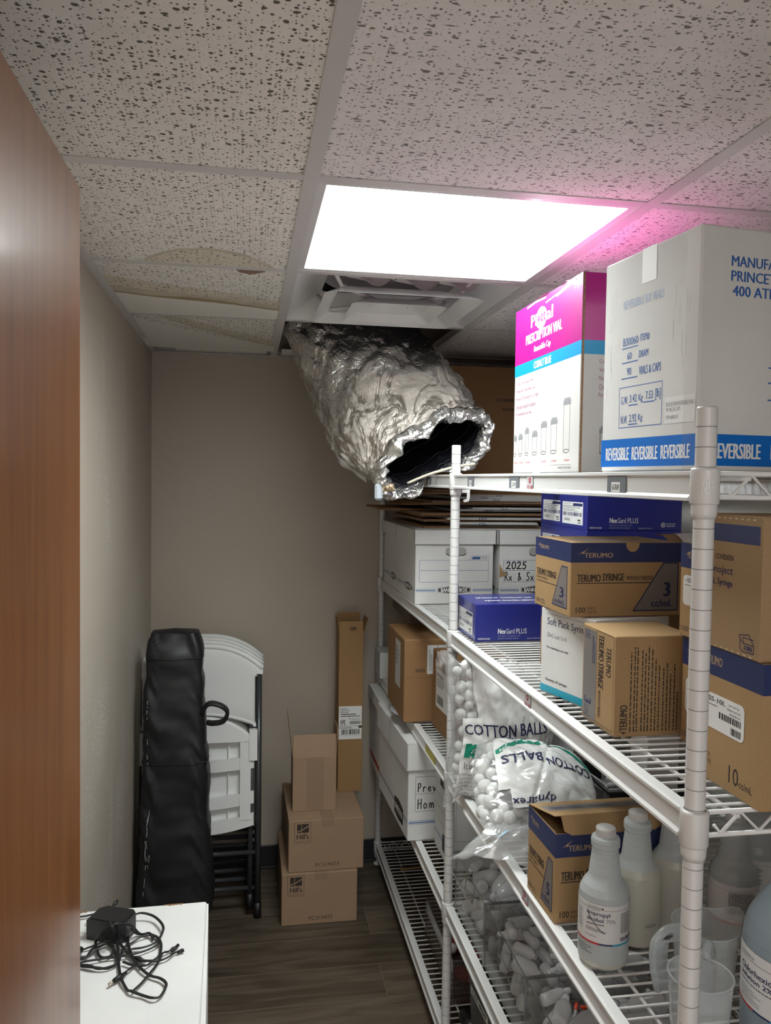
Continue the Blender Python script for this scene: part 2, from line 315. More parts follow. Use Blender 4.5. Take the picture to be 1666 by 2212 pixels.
LINER = plain('black_duct_liner', (0.008, 0.008, 0.012), 0.45, bump=0.8, bscale=22)
BAGBLK = plain('black_nylon_fabric', (0.010, 0.010, 0.012), 0.50, bump=0.7, bscale=16)
OSB = plain('flake_board', (0.15, 0.09, 0.035), 0.8, bump=0.5, bscale=60, vary=0.5)
BASEB = plain('black_vinyl_base', (0.012, 0.012, 0.014), 0.5)
PLENUM = plain('dark_plenum_slab', (0.05, 0.055, 0.07), 0.9)
WOODFR = plain('weathered_wood', (0.14, 0.10, 0.065), 0.6, vary=0.3)
DARKWD = plain('dark_wood', (0.045, 0.032, 0.024), 0.5, vary=0.3)
# ------------------------------------------------------------------ geometry helpers
class MB:
    """collects shapes and links them as ONE mesh object"""
    def __init__(s): s.v=[]; s.f=[]; s.mi=[]; s.sm=[]; s.mats=[]
    def _m(s, mat):
        if mat not in s.mats: s.mats.append(mat)
        return s.mats.index(mat)
    def add(s, verts, faces, mat, smooth=False, M=None):
        b = len(s.v); k = s._m(mat)
        s.v += [tuple(M @ Vector(p)) if M else tuple(p) for p in verts]
        for f in faces: s.f.append(tuple(i+b for i in f)); s.mi.append(k); s.sm.append(smooth)
        return s
    def box(s, lo, hi, mat, bev=0.0, M=None):
        x0,y0,z0 = lo; x1,y1,z1 = hi
        if bev <= 0:
            v = [(x0,y0,z0),(x1,y0,z0),(x1,y1,z0),(x0,y1,z0),(x0,y0,z1),(x1,y0,z1),(x1,y1,z1),(x0,y1,z1)]
            return s.add(v, [(0,3,2,1),(4,5,6,7),(0,1,5,4),(1,2,6,5),(2,3,7,6),(3,0,4,7)], mat, False, M)
        b = min(bev, (x1-x0)*.45, (y1-y0)*.45, (z1-z0)*.45)
        X=(x0,x1); Y=(y0,y1); Z=(z0,z1); v=[]; ix={}
        for i in (0,1):
            for j in (0,1):
                for k in (0,1):
                    sx,sy,sz = 1-2*i, 1-2*j, 1-2*k
                    for a in range(3):
                        p = [X[i]+sx*b, Y[j]+sy*b, Z[k]+sz*b]; p[a] = (X[i],Y[j],Z[k])[a]
                        ix[(i,j,k,a)] = len(v); v.append(tuple(p))
        f=[]
        for a in range(3):
            o=[q for q in range(3) if q!=a]
            for sd in (0,1):
                cyc=[]
                for (p,q) in ((0,0),(1,0),(1,1),(0,1)):
                    c=[0,0,0]; c[a]=sd; c[o[0]]=p; c[o[1]]=q; cyc.append(ix[(c[0],c[1],c[2],a)])
                f.append(tuple(cyc))
        for a in range(3):
            o=[q for q in range(3) if q!=a]
            for p in (0,1):
                for q in (0,1):
                    c0=[0,0,0]; c0[o[0]]=p; c0[o[1]]=q; c1=list(c0); c1[a]=1
                    f.append((ix[(*c0,o[0])], ix[(*c0,o[1])], ix[(*c1,o[1])], ix[(*c1,o[0])]))
        for i in (0,1):
            for j in (0,1):
                for k in (0,1): f.append((ix[(i,j,k,0)], ix[(i,j,k,1)], ix[(i,j,k,2)]))
        ctr = Vector(((x0+x1)/2,(y0+y1)/2,(z0+z1)/2)); g=[]
        for q in f:
            P=[Vector(v[i]) for i in q]; n=(P[1]-P[0]).cross(P[2]-P[0]); c=sum(P,Vector())/len(P)
            g.append(q if n.dot(c-ctr)>0 else tuple(reversed(q)))
        return s.add(v, g, mat, False, M)
    def tube(s, pts, r, mat, n=8, closed=False, caps=True, M=None):
        P=[Vector(p) for p in pts]; N=len(P); rad = r if isinstance(r,(list,tuple)) else [r]*N
        v=[]; f=[]; up=None
        for i,p in enumerate(P):
            if closed: t=(P[(i+1)%N]-P[i-1])
            else: t=(P[min(i+1,N-1)]-P[max(i-1,0)])
            if t.length<1e-9: t=Vector((0,0,1))
            t.normalize()
            if up is None: up=Vector((0,0,1)) if abs(t.z)<.9 else Vector((1,0,0))
            a=t.cross(up)
            if a.length<1e-6: a=t.orthogonal()
            a.normalize(); b=a.cross(t).normalized(); up=b
            for k in range(n):
                w_=2*PI*k/n; v.append(tuple(p+a*(math.cos(w_)*rad[i])+b*(math.sin(w_)*rad[i])))
        R=range(N if closed else N-1)
        for i in R:
            j=(i+1)%N
            for k in range(n):
                l=(k+1)%n; f.append((i*n+k,j*n+k,j*n+l,i*n+l))
        if caps and not closed: f.append(tuple(range(n))); f.append(tuple(reversed(range((N-1)*n,N*n))))
        return s.add(v,f,mat,n>4,M)
    def lathe(s, prof, mat, n=28, M=None, caps=True, a0=0.0, a1=2*PI, matfn=None):
        v=[]; f=[]; full=abs(a1-a0-2*PI)<1e-6; m=n if full else n+1
        for (r,z) in prof:
            for k in range(m):
                w_=a0+(a1-a0)*k/n; v.append((r*math.cos(w_),r*math.sin(w_),z))
        for i in range(len(prof)-1):
            for k in range(n):
                l=(k+1)%m; q=(i*m+k,i*m+l,(i+1)*m+l,(i+1)*m+k)
                f.append(q)
        if matfn:
            for i in range(len(prof)-1):
                mt=matfn((prof[i][1]+prof[i+1][1])/2); s.add(v,f[i*n:(i+1)*n],mt,True,M)
        else: s.add(v,f,mat,True,M)
        if caps and full:
            if prof[0][0]>1e-5: s.add([v[k] for k in range(m)],[tuple(reversed(range(m)))],mat if not matfn else matfn(prof[0][1]),False,M)
            if prof[-1][0]>1e-5: s.add([v[(len(prof)-1)*m+k] for k in range(m)],[tuple(range(m))],mat if not matfn else matfn(prof[-1][1]),False,M)
        return s
    def prism(s, poly, a, b, mat, axis='z', M=None, smooth=False):
        """closed 2-D polygon extruded from a to b along axis"""
        def P(p,h): return {'z':(p[0],p[1],h),'y':(p[0],h,p[1]),'x':(h,p[0],p[1])}[axis]
        n=len(poly); area=sum(poly[i][0]*poly[(i+1)%n][1]-poly[(i+1)%n][0]*poly[i][1] for i in range(n))
        if (area<0) != (axis=='y'): poly=list(reversed(poly))
        v=[P(p,a) for p in poly]+[P(p,b) for p in poly]
        s.add(v,[(i,(i+1)%n,n+(i+1)%n,n+i) for i in range(n)],mat,smooth,M)
        return s.add(v,[tuple(reversed(range(n))),tuple(range(n,2*n))],mat,False,M)
    def grid(s, fn, nu, nv, mat, smooth=True, flip=False, M=None, matfn=None):
        v=[tuple(fn(i/nu,j/nv)) for j in range(nv+1) for i in range(nu+1)]
        f=[]; w_=nu+1
        for j in range(nv):
            for i in range(nu):
                q=(j*w_+i,j*w_+i+1,(j+1)*w_+i+1,(j+1)*w_+i); f.append(tuple(reversed(q)) if flip else q)
        if not matfn: return s.add(v,f,mat,smooth,M)
        b=len(s.v); s.v+=[tuple(M@Vector(p)) if M else p for p in v]
        for n_,q in enumerate(f):
            i=n_%nu; j=n_//nu; s.f.append(tuple(x+b for x in q)); s.mi.append(s._m(matfn((i+.5)/nu,(j+.5)/nv))); s.sm.append(smooth)
        return s
    def obj(s, name, parent=None, loc=None, rotz=0):
        me=bpy.data.meshes.new(name); me.from_pydata(s.v,[],s.f)
        for m in s.mats: me.materials.append(m)
        me.polygons.foreach_set('material_index',s.mi); me.polygons.foreach_set('use_smooth',s.sm); me.update()
        o=bpy.data.objects.new(name,me); COL.objects.link(o)
        if parent: o.parent=parent
        if loc: o.location=loc
        if rotz: o.rotation_euler=(0,0,rotz)
        return o

def tag(o, label, cat, group=None, kind=None):
    if label: o['label']=label
    if cat: o['category']=cat
    if group: o['group']=group
    if kind: o['kind']=kind
    return o
def thing(name, label, cat, loc=(0,0,0), rotz=0, group=None, rot=None):
    o=bpy.data.objects.new(name,None); o.empty_display_size=.05; COL.objects.link(o); o.location=loc
    o.rotation_euler = rot if rot else (0,0,rotz)
    return tag(o,label,cat,group)
def dup(root, loc=None, rotz=None, label=None, group=None, rot=None):
    r=root.copy(); COL.objects.link(r)
    if loc is not None: r.location=loc
    if rotz is not None: r.rotation_euler=(0,0,rotz)
    if rot is not None: r.rotation_euler=rot
    if label: r['label']=label
    if group: r['group']=group
    for ch in list(root.children):
        c=ch.copy(); COL.objects.link(c); c.parent=r
        for g in ch.children:
            d=g.copy(); COL.objects.link(d); d.parent=c
    return r
def struct(o): o['kind']='structure'; return o

# ---- lettering -------------------------------------------------------
_G={}
def glyphs(txt, bold=0.0, space=1.0):
    k=(txt,bold,space)
    if k in _G: return _G[k]
    cu=bpy.data.curves.new('lettering','FONT'); cu.body=txt; cu.size=1; cu.resolution_u=2; cu.space_character=space
    ob=bpy.data.objects.new('lettering',cu); me=ob.to_mesh()
    v=[(p.co.x,p.co.y) for p in me.vertices]; f=[tuple(p.vertices) for p in me.polygons]
    ob.to_mesh_clear(); bpy.data.objects.remove(ob); bpy.data.curves.remove(cu)
    if v:
        x0=min(p[0] for p in v); x1=max(p[0] for p in v); y0=min(p[1] for p in v); y1=max(p[1] for p in v)
        v=[((x-x0)/max(1e-6,x1-x0),(y-y0)/max(1e-6,y1-y0)) for x,y in v]
        if bold:      # heavier strokes: the letters laid over themselves, a little apart
            dx=bold*1.35/max(.2,x1-x0); n=len(v); v0=v; f0=f; v=[]; f=[]
            for k in (-1,0,1): f+=[tuple(i+len(v) for i in q) for q in f0]; v+=[((x*(1-2*dx)+dx)+k*dx,y,(k+1)*.12) for x,y in v0]
    _G[k]=(v,f); return _G[k]
EPS=.00010
class Face:
    """a flat (or curved) printed face: at(u,v,layer) gives the point"""
    def __init__(s, o, u, v, n=None):
        s.o=Vector(o); s.u=Vector(u); s.v=Vector(v); s.n=(s.u.cross(s.v)).normalized() if n is None else Vector(n)
        s.W=s.u.length; s.H=s.v.length; s.curved=False
    def at(s,u,v,l=1): return s.o+s.u*u+s.v*v+s.n*(EPS*l)
class Cyl:
    """label wrapped round an upright cylinder; u runs left to right as seen from outside"""
    def __init__(s, r, z0, z1, a0, a1, c=(0,0)):
        s.r=r; s.z0=z0; s.z1=z1; s.a0=a0; s.a1=a1; s.c=c; s.W=r*abs(a1-a0); s.H=z1-z0; s.curved=True
    def at(s,u,v,l=1):
        a=s.a0+(s.a1-s.a0)*u; r=s.r+.00042*l
        return Vector((s.c[0]+r*math.cos(a), s.c[1]+r*math.sin(a), s.z0+(s.z1-s.z0)*v))
class Surf:
    def __init__(s, fn, W, H): s.fn=fn; s.W=W; s.H=H; s.curved=True
    def at(s,u,v,l=1): return s.fn(u,v,l*.00077)
def poly(mb,F,pts,mat,l=1): mb.add([F.at(u,v,l) for u,v in pts],[tuple(range(len(pts)))],mat)
def rect(mb,F,u0,v0,u1,v1,mat,l=1,r=0.0):
    if F.curved:
        k_=64 if isinstance(F,Surf) else 26; n=max(1,int(abs(u1-u0)*k_)); m=max(1,int(abs(v1-v0)*k_)) if isinstance(F,Surf) else 1
        mb.grid(lambda a,b: F.at(u0+(u1-u0)*a, v0+(v1-v0)*b, l), n, m, mat); return
    if r<=0: poly(mb,F,[(u0,v0),(u1,v0),(u1,v1),(u0,v1)],mat,l); return
    ru=r/F.W; rv=r/F.H; pts=[]
    for cx,cy,a0 in ((u1-ru,v0+rv,-90),(u1-ru,v1-rv,0),(u0+ru,v1-rv,90),(u0+ru,v0+rv,180)):
        for k in range(5):
            a=math.radians(a0+k*22.5); pts.append((cx+ru*math.cos(a),cy+rv*math.sin(a)))
    poly(mb,F,pts,mat,l)
def frame(mb,F,u0,v0,u1,v1,t,mat,l=1):
    tu=t/F.W; tv=t/F.H
    rect(mb,F,u0,v0,u1,v0+tv,mat,l); rect(mb,F,u0,v1-tv,u1,v1,mat,l); rect(mb,F,u0,v0+tv,u0+tu,v1-tv,mat,l); rect(mb,F,u1-tu,v0+tv,u1,v1-tv,mat,l)
def text(mb,F,txt,u0,v0,u1,v1,mat,rot=0,bold=0.0,l=2,space=1.0,shear=0.0):
    v,f=glyphs(txt,bold,space)
    if not f: return
    def put(x,y):
        x+=shear*(y-.5)
        if rot==0: a,b=x,y
        elif rot==180: a,b=1-x,1-y
        elif rot==90: a,b=1-y,x       # reads upwards
        else: a,b=y,1-x               # reads downwards
        return (u0+(u1-u0)*a, v0+(v1-v0)*b)
    P=[(*put(p[0],p[1]),p[2] if len(p)>2 else 0.0) for p in v]      # the overlaid letters lie on one another, not in one plane
    if F.curved:
        bm=bmesh.new(); vs=[bm.verts.new(p) for p in P]
        for q in f:
            try: bm.faces.new([vs[i] for i in q])
            except ValueError: pass
        for _ in range(3):
            lim=.016 if isinstance(F,Surf) else .03
            es=[e for e in bm.edges if (e.verts[0].co-e.verts[1].co).length>lim]
            if es: bmesh.ops.subdivide_edges(bm,edges=es,cuts=1)
        bmesh.ops.triangulate(bm,faces=bm.faces[:]); bm.verts.index_update()
        P=[tuple(p.co) for p in bm.verts]; f=[tuple(q.index for q in fc.verts) for fc in bm.faces]; bm.free()
    mb.add([F.at(a,b,l+c) for a,b,c in P], f, mat)
def lines(mb,F,u0,v0,u1,v1,n,mat,l=2,seed=1,fill=.5,rot=0,ragged=.35):
    """rows of print too small to read: short word-length dashes"""
    R=random.Random(seed)
    for i in range(n):
        b0=i/n+.5/n-fill/2/n; b1=b0+fill/n; x=0; end=1-R.random()*ragged
        while x<end:
            w_=min(.02+R.random()*.065,end-x)
            if rot==0: q=(u0+(u1-u0)*x, v1-(v1-v0)*b1, u0+(u1-u0)*(x+w_), v1-(v1-v0)*b0)
            else: q=(u0+(u1-u0)*b0, v0+(v1-v0)*x, u0+(u1-u0)*b1, v0+(v1-v0)*(x+w_))
            rect(mb,F,*q,mat,l); x+=w_+.014
def barcode(mb,F,u0,v0,u1,v1,mat=None,l=2,seed=3,n=26):
    R=random.Random(seed); x=0; mat=mat or INK
    while x<1:
        w_=(.4+R.random()*1.3)/n; rect(mb,F,u0+(u1-u0)*x,v0,u0+(u1-u0)*min(1,x+w_),v1,mat,l); x+=w_+(.4+R.random()*.8)/n
def stroke(mb,F,pts,wid,mat,l=3):
    for (a,b),(c,d) in zip(pts[:-1],pts[1:]):
        dx=(c-a)*F.W; dy=(d-b)*F.H; L=math.hypot(dx,dy)
        if L<1e-6: continue
        nx=-dy/L*wid/2/F.W; ny=dx/L*wid/2/F.H; ex=dx/L*wid*.3/F.W; ey=dy/L*wid*.3/F.H
        poly(mb,F,[(a-nx-ex,b-ny-ey),(c-nx+ex,d-ny+ey),(c+nx+ex,d+ny+ey),(a+nx-ex,b+ny-ey)],mat,l)
HAND={'2':[[(.1,.8),(.35,1),(.7,.95),(.75,.65),(.4,.3),(0,.02),(.4,.08),(.95,.02)]],'0':[[(.5,1),(.2,.85),(.08,.5),(.2,.1),(.5,0),(.85,.25),(.9,.65),(.7,.95),(.45,1)]],
'5':[[(.9,.98),(.3,.95),(.2,.55),(.55,.62),(.8,.4),(.7,.1),(.35,0),(.05,.12)]],'R':[[(.15,0),(.2,1),(.6,1.02),(.8,.8),(.6,.55),(.2,.5)],[(.35,.52),(.95,0)]],'x':[[(.1,.5),(.8,0)],[(.75,.5),(.05,0)]],
'&':[[(.9,.1),(.45,.55),(.3,.8),(.5,.95),(.62,.75),(.2,.3),(.3,.02),(.65,.1),(.85,.45)]],'S':[[(.85,.9),(.5,1),(.2,.8),(.35,.55),(.7,.42),(.75,.15),(.45,0),(.08,.1)]],'P':[[(.15,0),(.2,1),(.65,1),(.8,.75),(.55,.5),(.18,.48)]],
'r':[[(.15,0),(.2,.55),(.2,.4),(.5,.58),(.7,.5)]],'e':[[(.1,.28),(.7,.33),(.6,.55),(.25,.52),(.1,.25),(.35,.02),(.75,.1)]],'v':[[(.05,.55),(.35,0),(.75,.58)]],'C':[[(.85,.85),(.5,1),(.15,.7),(.12,.3),(.4,0),(.85,.1)]],
'a':[[(.7,.5),(.3,.55),(.08,.25),(.3,.02),(.65,.2),(.7,.5),(.72,.15),(.9,.02)]],'H':[[(.12,0),(.15,1)],[(.75,0),(.78,1)],[(.15,.5),(.76,.55)]],'o':[[(.4,.55),(.1,.35),(.2,.02),(.6,.05),(.7,.35),(.4,.55)]],'m':[[(.05,0),(.08,.5),(.3,.55),(.42,.3),(.44,.02),(.46,.35),(.7,.55),(.85,.3),(.9,0)]],'t':[[(.4,.9),(.4,0)],[(.1,.6),(.75,.62)]]}
def hand(mb,F,txt,u0,v0,u1,v1,wid=.0022,mat=None,l=3):
    n=len(txt); cw=(u1-u0)/n
    for i,ch in enumerate(txt):
        for st in HAND.get(ch,[]): stroke(mb,F,[(u0+cw*(i+.08+.84*x), v0+(v1-v0)*y) for x,y in st],wid,mat or INK,l)

# ---- cartons -----------------------------------------------------------
class Bx:
    """box with its near, aisle-side bottom corner at the origin; faces F (towards the door), L (towards the aisle), T, R, B"""
    def __init__(s,w,d,h,mat,bev=.0015):
        s.w,s.d,s.h=w,d,h; s.mb=MB(); s.mb.box((0,0,0),(w,d,h),mat,bev)
        s.F=Face((0,0,0),(w,0,0),(0,0,h)); s.L=Face((0,d,0),(0,-d,0),(0,0,h)); s.T=Face((0,0,h),(w,0,0),(0,d,0)); s.R=Face((w,0,0),(0,d,0),(0,0,h)); s.B=Face((w,d,0),(-w,0,0),(0,0,h))
def spline(pts,n=6):
    P=[Vector(p) for p in pts]; out=[]
    for i in range(len(P)-1):
        a=P[max(i-1,0)]; b=P[i]; c=P[i+1]; d=P[min(i+2,len(P)-1)]
        for k in range(n):
            t=k/n; out.append(.5*((2*b)+(c-a)*t+(2*a-5*b+4*c-d)*t*t+(3*b-a-3*c+d)*t**3))
    out.append(P[-1]); return out
def lerp(a,b,t): return a+(b-a)*t
# ================================================================== THE ROOM
XW=-.383; YW=3.345; XR=1.225; ZC=2.15; Y0=1.356; XT=.1015; T=.61; YF=.20
mb=MB(); mb.box((XW-.12,YF-.6,-.05),(XR+.12,YW+.12,0),FLOORM); struct(mb.obj('floor'))
mb=MB(); mb.box((XW-.12,YF-.6,0),(XW,YW+.12,2.60),WALL_L); struct(mb.obj('wall_left'))
mb=MB(); mb.box((XW,YW,0),(XR,YW+.12,2.60),WALL_B); struct(mb.obj('wall_back'))
mb=MB(); mb.box((XR,YF-.12,0),(XR+.12,YW+.12,2.60),WALL_R); struct(mb.obj('wall_right'))
mb=MB(); mb.box((.66,YF-.12,0),(XR,YF,2.60),WALL_B); mb.box((XW,YF-.12,2.06),(.66,YF,2.60),WALL_B); mb.box((XW,YF-.12,0),(-.29,YF,2.06),WALL_B); struct(mb.obj('wall_front'))
mb=MB(); mb.box((XW,YW-.008,0),(XR,YW,.10),BASEB,.003); mb.box((XW,YW-.014,0),(XR,YW-.008,.012),BASEB,.002); struct(mb.obj('baseboard_back'))
mb=MB(); mb.box((XW,YF,0),(XW+.008,YW-.014,.10),BASEB,.003); struct(mb.obj('baseboard_left'))
# ---- hung ceiling: grid of tees and wall angles, lay-in tiles as its parts
ce=MB()
def sag(y): return 0.0
def tee_y(x,y0,y1,wd=.024,mat=GRID):
    ce.box((x-wd/2,y0,ZC),(x+wd/2,y1,ZC+.0015),mat); ce.box((x-.001,y0,ZC+.0015),(x+.001,y1,ZC+.035),mat)
def tee_x(y,x0,x1,wd=.024,dz=.0004): ce.box((x0,y-wd/2,ZC+dz),(x1,y+wd/2,ZC+dz+.0015),GRID); ce.box((x0,y-.001,ZC+.002),(x1,y+.001,ZC+.033),GRID)
tee_y(XT,YF,YW,.026); tee_y(XT+T,YF,YW)
for k in (-1,0,1,2,3):
    for a,b in ((XW,XT-.013),(XT+.013,XT+T-.012),(XT+T+.012,XR)):
        if a==XT+.013 and k==3: continue
        tee_x(Y0+T*k,a,b)
ce.box((XW,YF,ZC-.001),(XW+.022,YW,ZC+.001),GRID); ce.box((XW,YF,ZC),(XW+.002,YW,ZC+.022),GRID)
ce.box((XR-.022,YF,ZC-.001),(XR,YW,ZC+.001),GRID)
ce.box((XW,YW-.022,ZC-.0012),(XR,YW,ZC+.0008),GRID); ce.box((XW,YW-.002,ZC-.0012),(XR,YW,ZC+.022),GRID)
ceiling=struct(ce.obj('ceiling'))
def tile(x0,y0,x1,y1,mat,tilt=0,stain=None,name='ceiling_tile'):
    m=MB(); ox,oy=(x0+x1)/2,(y0+y1)/2
    m.box((x0-ox,y0-oy,0),(x1-ox,y1-oy,.015),mat)
    if stain: stain(m,x1-x0,y1-y0)
    o=m.obj(name,ceiling); o.location=(ox,oy,ZC+.0025); o.rotation_euler=(tilt,0,0); return o
def blob(m,pts,mat,z): m.add([(x,y,z) for x,y in pts],[tuple(range(len(pts)))],mat)
g=.002
cols=((XW+.002,XT-.002,TILE_D),(XT+.002,XT+T-.002,TILE_W),(XT+T+.002,XR-.002,TILE_W))
def wob(pts,amp,seed):
    R=random.Random(seed); return [(x+R.uniform(-amp,amp),y+R.uniform(-amp,amp)) for x,y in pts]
def band(m,edge_a,edge_b,mat,z,n=40,seed=0):
    """stain between two curves y=a(t), y=b(t) across the tile"""
    R=random.Random(seed); A=[];B=[]
    for i in range(n+1):
        t=i/n; A.append((edge_a(t)[0],edge_a(t)[1])); x,y=edge_b(t); B.append((x,y+R.uniform(-.003,.003)))
    for i in range(n): m.add([(*A[i],z),(*A[i+1],z),(*B[i+1],z),(*B[i],z)],[(0,3,2,1)],mat)
STAIN_I=tile_mat('faintly_stained_tile',(.76,.70,.58),False)
def stain_row0(m,w_,d):      # pale tide mark at the far edge
    band(m,lambda t:(lerp(-w_*.22,w_*.42,t),d/2-.001),lambda t:(lerp(-w_*.22,w_*.42,t),d/2-.004-.145*math.sin(PI*t)**.7),STAIN_F,-.0002,seed=2)
    band(m,lambda t:(lerp(-w_*.20,w_*.40,t),d/2-.001),lambda t:(lerp(-w_*.20,w_*.40,t),d/2-.004-.125*math.sin(PI*t)**.7),STAIN_I,-.0004,seed=2)
def edge1(t,w_,d): return lerp(.10,-.10,t**.6)*1.0
def stain_row1(m,w_,d):      # brown tide line, washed pale beyond it, and a torn patch
    e=lambda t:lerp(.02,.17,t)+.02*math.sin(t*7)*.4
    band(m,lambda t:(lerp(-w_/2,w_/2,t),e(t)),lambda t:(lerp(-w_/2,w_/2,t),e(t)-.20+.08*t),STAIN_I,-.0002,seed=4)
    band(m,lambda t:(lerp(-w_/2,w_/2,t),e(t)),lambda t:(lerp(-w_/2,w_/2,t),e(t)-.085+.02*t),STAIN_F,-.0004,seed=5)
    band(m,lambda t:(lerp(-w_/2,w_/2,t),e(t)),lambda t:(lerp(-w_/2,w_/2,t),e(t)-.030+.012*math.sin(t*9)),STAIN,-.0005,seed=5)
    band(m,lambda t:(lerp(-w_/2,w_/2,t),d/2),lambda t:(lerp(-w_/2,w_/2,t),e(t)),TILE_PL,-.0006,seed=6)
    blob(m,wob([(w_*.22,-d/2+.004),(w_*.38,-d/2+.004),(w_*.37,-d/2+.03),(w_*.31,-d/2+.055),(w_*.25,-d/2+.045)],.004,3)[::-1],plain('torn_tile_core',(.27,.17,.125),.95),-.0006)
def stain_row2(m,w_,d):
    e=lambda t:lerp(-.25,.20,t**.8)
    band(m,lambda t:(lerp(-w_*.3,w_/2,t),e(t)),lambda t:(lerp(-w_*.3,w_/2,t),e(t)-.11),STAIN_I,-.0002,seed=7)
    band(m,lambda t:(lerp(-w_*.3,w_/2,t),e(t)),lambda t:(lerp(-w_*.3,w_/2,t),e(t)-.022),STAIN_F,-.0004,seed=8)
    band(m,lambda t:(lerp(-w_/2,w_/2,t),d/2),lambda t:(lerp(-w_/2,w_/2,t),e(t) if t>.0 else -.25),TILE_PL,-.0006,seed=9)
def stain_right(m,w_,d):
    for rr,mt,z in ((1.0,STAIN_F,-.0002),(.9,TILE_PL,-.0004)):
        blob(m,wob([(.16*rr*math.cos(a)+.1,.10*rr*math.sin(a)-.02) for a in [2*PI*k/28 for k in range(28)]],.002,5)[::-1],mt,z)
for ci,(a,b,mt) in enumerate(cols):
    for k in range(-2,3):
        y0=max(Y0+T*k+g,YF); y1=Y0+T*(k+1)-g
        if ci==1 and k in (0,1,2): continue          # light, diffuser, open cell
        st=None
        if ci==0 and k==0: st=stain_row0
        if ci==0 and k==1: st=stain_row1
        if ci==0 and k==2: st=stain_row2
        if ci==2 and k==-1: st=stain_right
        if y1>y0: tile(a,y0,b,y1,mt,stain=st,tilt=(-.022 if (ci==0 and k==2) else 0))
tile(XW+.10,Y0+3*T+.05,XT-.03,YW-.01,TILE_PL,tilt=.05); tile(XT+.03,Y0+3*T+.06,XT+.22,YW-.012,TILE_PL,tilt=.02); tile(XT+T+.01,Y0+3*T+.01,XR-.01,YW-.005,TILE_W)
mb=MB(); mb.box((XW-.12,YF-.12,2.60),(XR+.12,YW+.12,2.70),PLENUM); struct(mb.obj('roof'))
# ---- wooden door, swung open along the left wall
d=thing('door','','',(-.222,.245,0)); struct(d); d.name='door_1'; d['kind']='structure'
mb=MB(); mb.box((-.044,0,.012),(0,.885,2.032),DOORW,.002); mb.obj('door_leaf',d)
# ---- LED ceiling light
lt=thing('ceiling_light','square flat LED panel glowing white in the ceiling grid','ceiling light',(XT+T/2,Y0+T/2,ZC))
mb=MB(); h=T/2-.004; i_=h-.025
for q in (((-h,-h),(h,-i_)),((-h,i_),(h,h)),((-h,-i_),(-i_,i_)),((i_,-i_),(h,i_))):
    mb.box((q[0][0],q[0][1],.002),(q[1][0],q[1][1],.012),EPOXY,.001)
mb.box((-h,-h,.0125),(h,h,.03),EPOXY); mb.obj('light_frame',lt)
PANM=emit('led_diffuser',(.93,1.0,.985),PANEL); mb=MB(); mb.box((-i_,-i_,.006),(i_,i_,.009),PANM); mb.obj('diffuser_panel',lt)
# faint scratches on the diffuser
SCR=plain('scratch_dirt',(.42,.44,.44),.8); R=random.Random(4)
for (x,y,L,a) in ((-.02,.13,.07,-.1),(-.03,.04,.10,.2),(-.05,.02,.08,.25),(-.01,.0,.05,.1),(.02,-.02,.04,.3),(.12,.13,.09,.15),(.10,.14,.05,.1),(.19,.11,.10,.22),(-.06,-.05,.05,.2),(.0,.21,.05,.02)):
    dx=math.cos(a)*L/2; dy=math.sin(a)*L/2; t_=.0006
    mb=MB(); mb.add([(x-dx,y-dy-t_,.0056),(x+dx,y+dy-t_,.0056),(x+dx,y+dy+t_,.0056),(x-dx,y-dy+t_,.0056)],[(0,3,2,1)],SCR); mb.obj('scratch',lt)
# ---- air supply diffuser with nested square louvres
vt=thing('air_diffuser','square white air diffuser with nested louvres behind the light panel','air vent',(XT+T/2,Y0+T*1.5,ZC))
def ring(m,a0,z0,a1,z1,mat,t=.0015,r=.02,n=5):
    """sloping square funnel ring with rounded corners"""
    def loop(a,z,rr):
        out=[]
        for cx,cy,s0 in ((a-rr,-a+rr,-90),(a-rr,a-rr,0),(-a+rr,a-rr,90),(-a+rr,-a+rr,180)):
            for k in range(n): w_=math.radians(s0+90*k/(n-1)); out.append((cx+rr*math.cos(w_),cy+rr*math.sin(w_),z))
        return out
    A=loop(a0,z0,r); B=loop(a1,z1,r*.8); A2=loop(a0-t,z0+t,r); B2=loop(a1-t,z1+t,r*.8); N=len(A)
    v=A+B+A2+B2; f=[]
    for i in range(N):
        j=(i+1)%N; f+=[(i,N+i,N+j,j),(2*N+i,2*N+j,3*N+j,3*N+i),(i,j,2*N+j,2*N+i),(N+i,3*N+i,3*N+j,N+j)]
    m.add(v,f,mat)
mb=MB(); h=T/2-.004
mb.box((-h,-h,.002),(h,-h+.012,.006),EPOXY); mb.box((-h,h-.012,.002),(h,h,.006),EPOXY); mb.box((-h,-h,.002),(-h+.012,h,.006),EPOXY); mb.box((h-.012,-h,.002),(h,h,.006),EPOXY)
ring(mb,h-.010,.004,.19,.070,EPOXY); mb.obj('diffuser_frame',vt)
mb=MB(); mb.lathe([(.20,.070),(.15,.075),(.15,.22)],plain('dull_duct_metal',(.30,.29,.30),.5),32,caps=False); mb.box((-.2,-.2,.22),(.2,.2,.225),PLENUM); mb.obj('neck',vt)
mb=MB(); ring(mb,.214,-.020,.172,.004,EPOXY,r=.03); mb.obj('outer_louvre',vt)
mb=MB(); ring(mb,.132,-.026,.100,-.006,EPOXY,r=.025); mb.add([(-.1,-.1,-.006),(.1,-.1,-.006),(.1,.1,-.006),(-.1,.1,-.006),(0,0,.012)],[(1,0,4),(2,1,4),(3,2,4),(0,3,4)],EPOXY); mb.obj('inner_louvre',vt)
mb=MB()
for sx in (-1,1):
    for sy in (-1,1): mb=MB(); mb.tube([(sx*.05,sy*.03,.004),(sx*.10,sy*.08,.006),(sx*.165,sy*.15,.010),(sx*.20,sy*.19,.06)],.006,EPOXY,6); mb.obj('support_arm',vt)
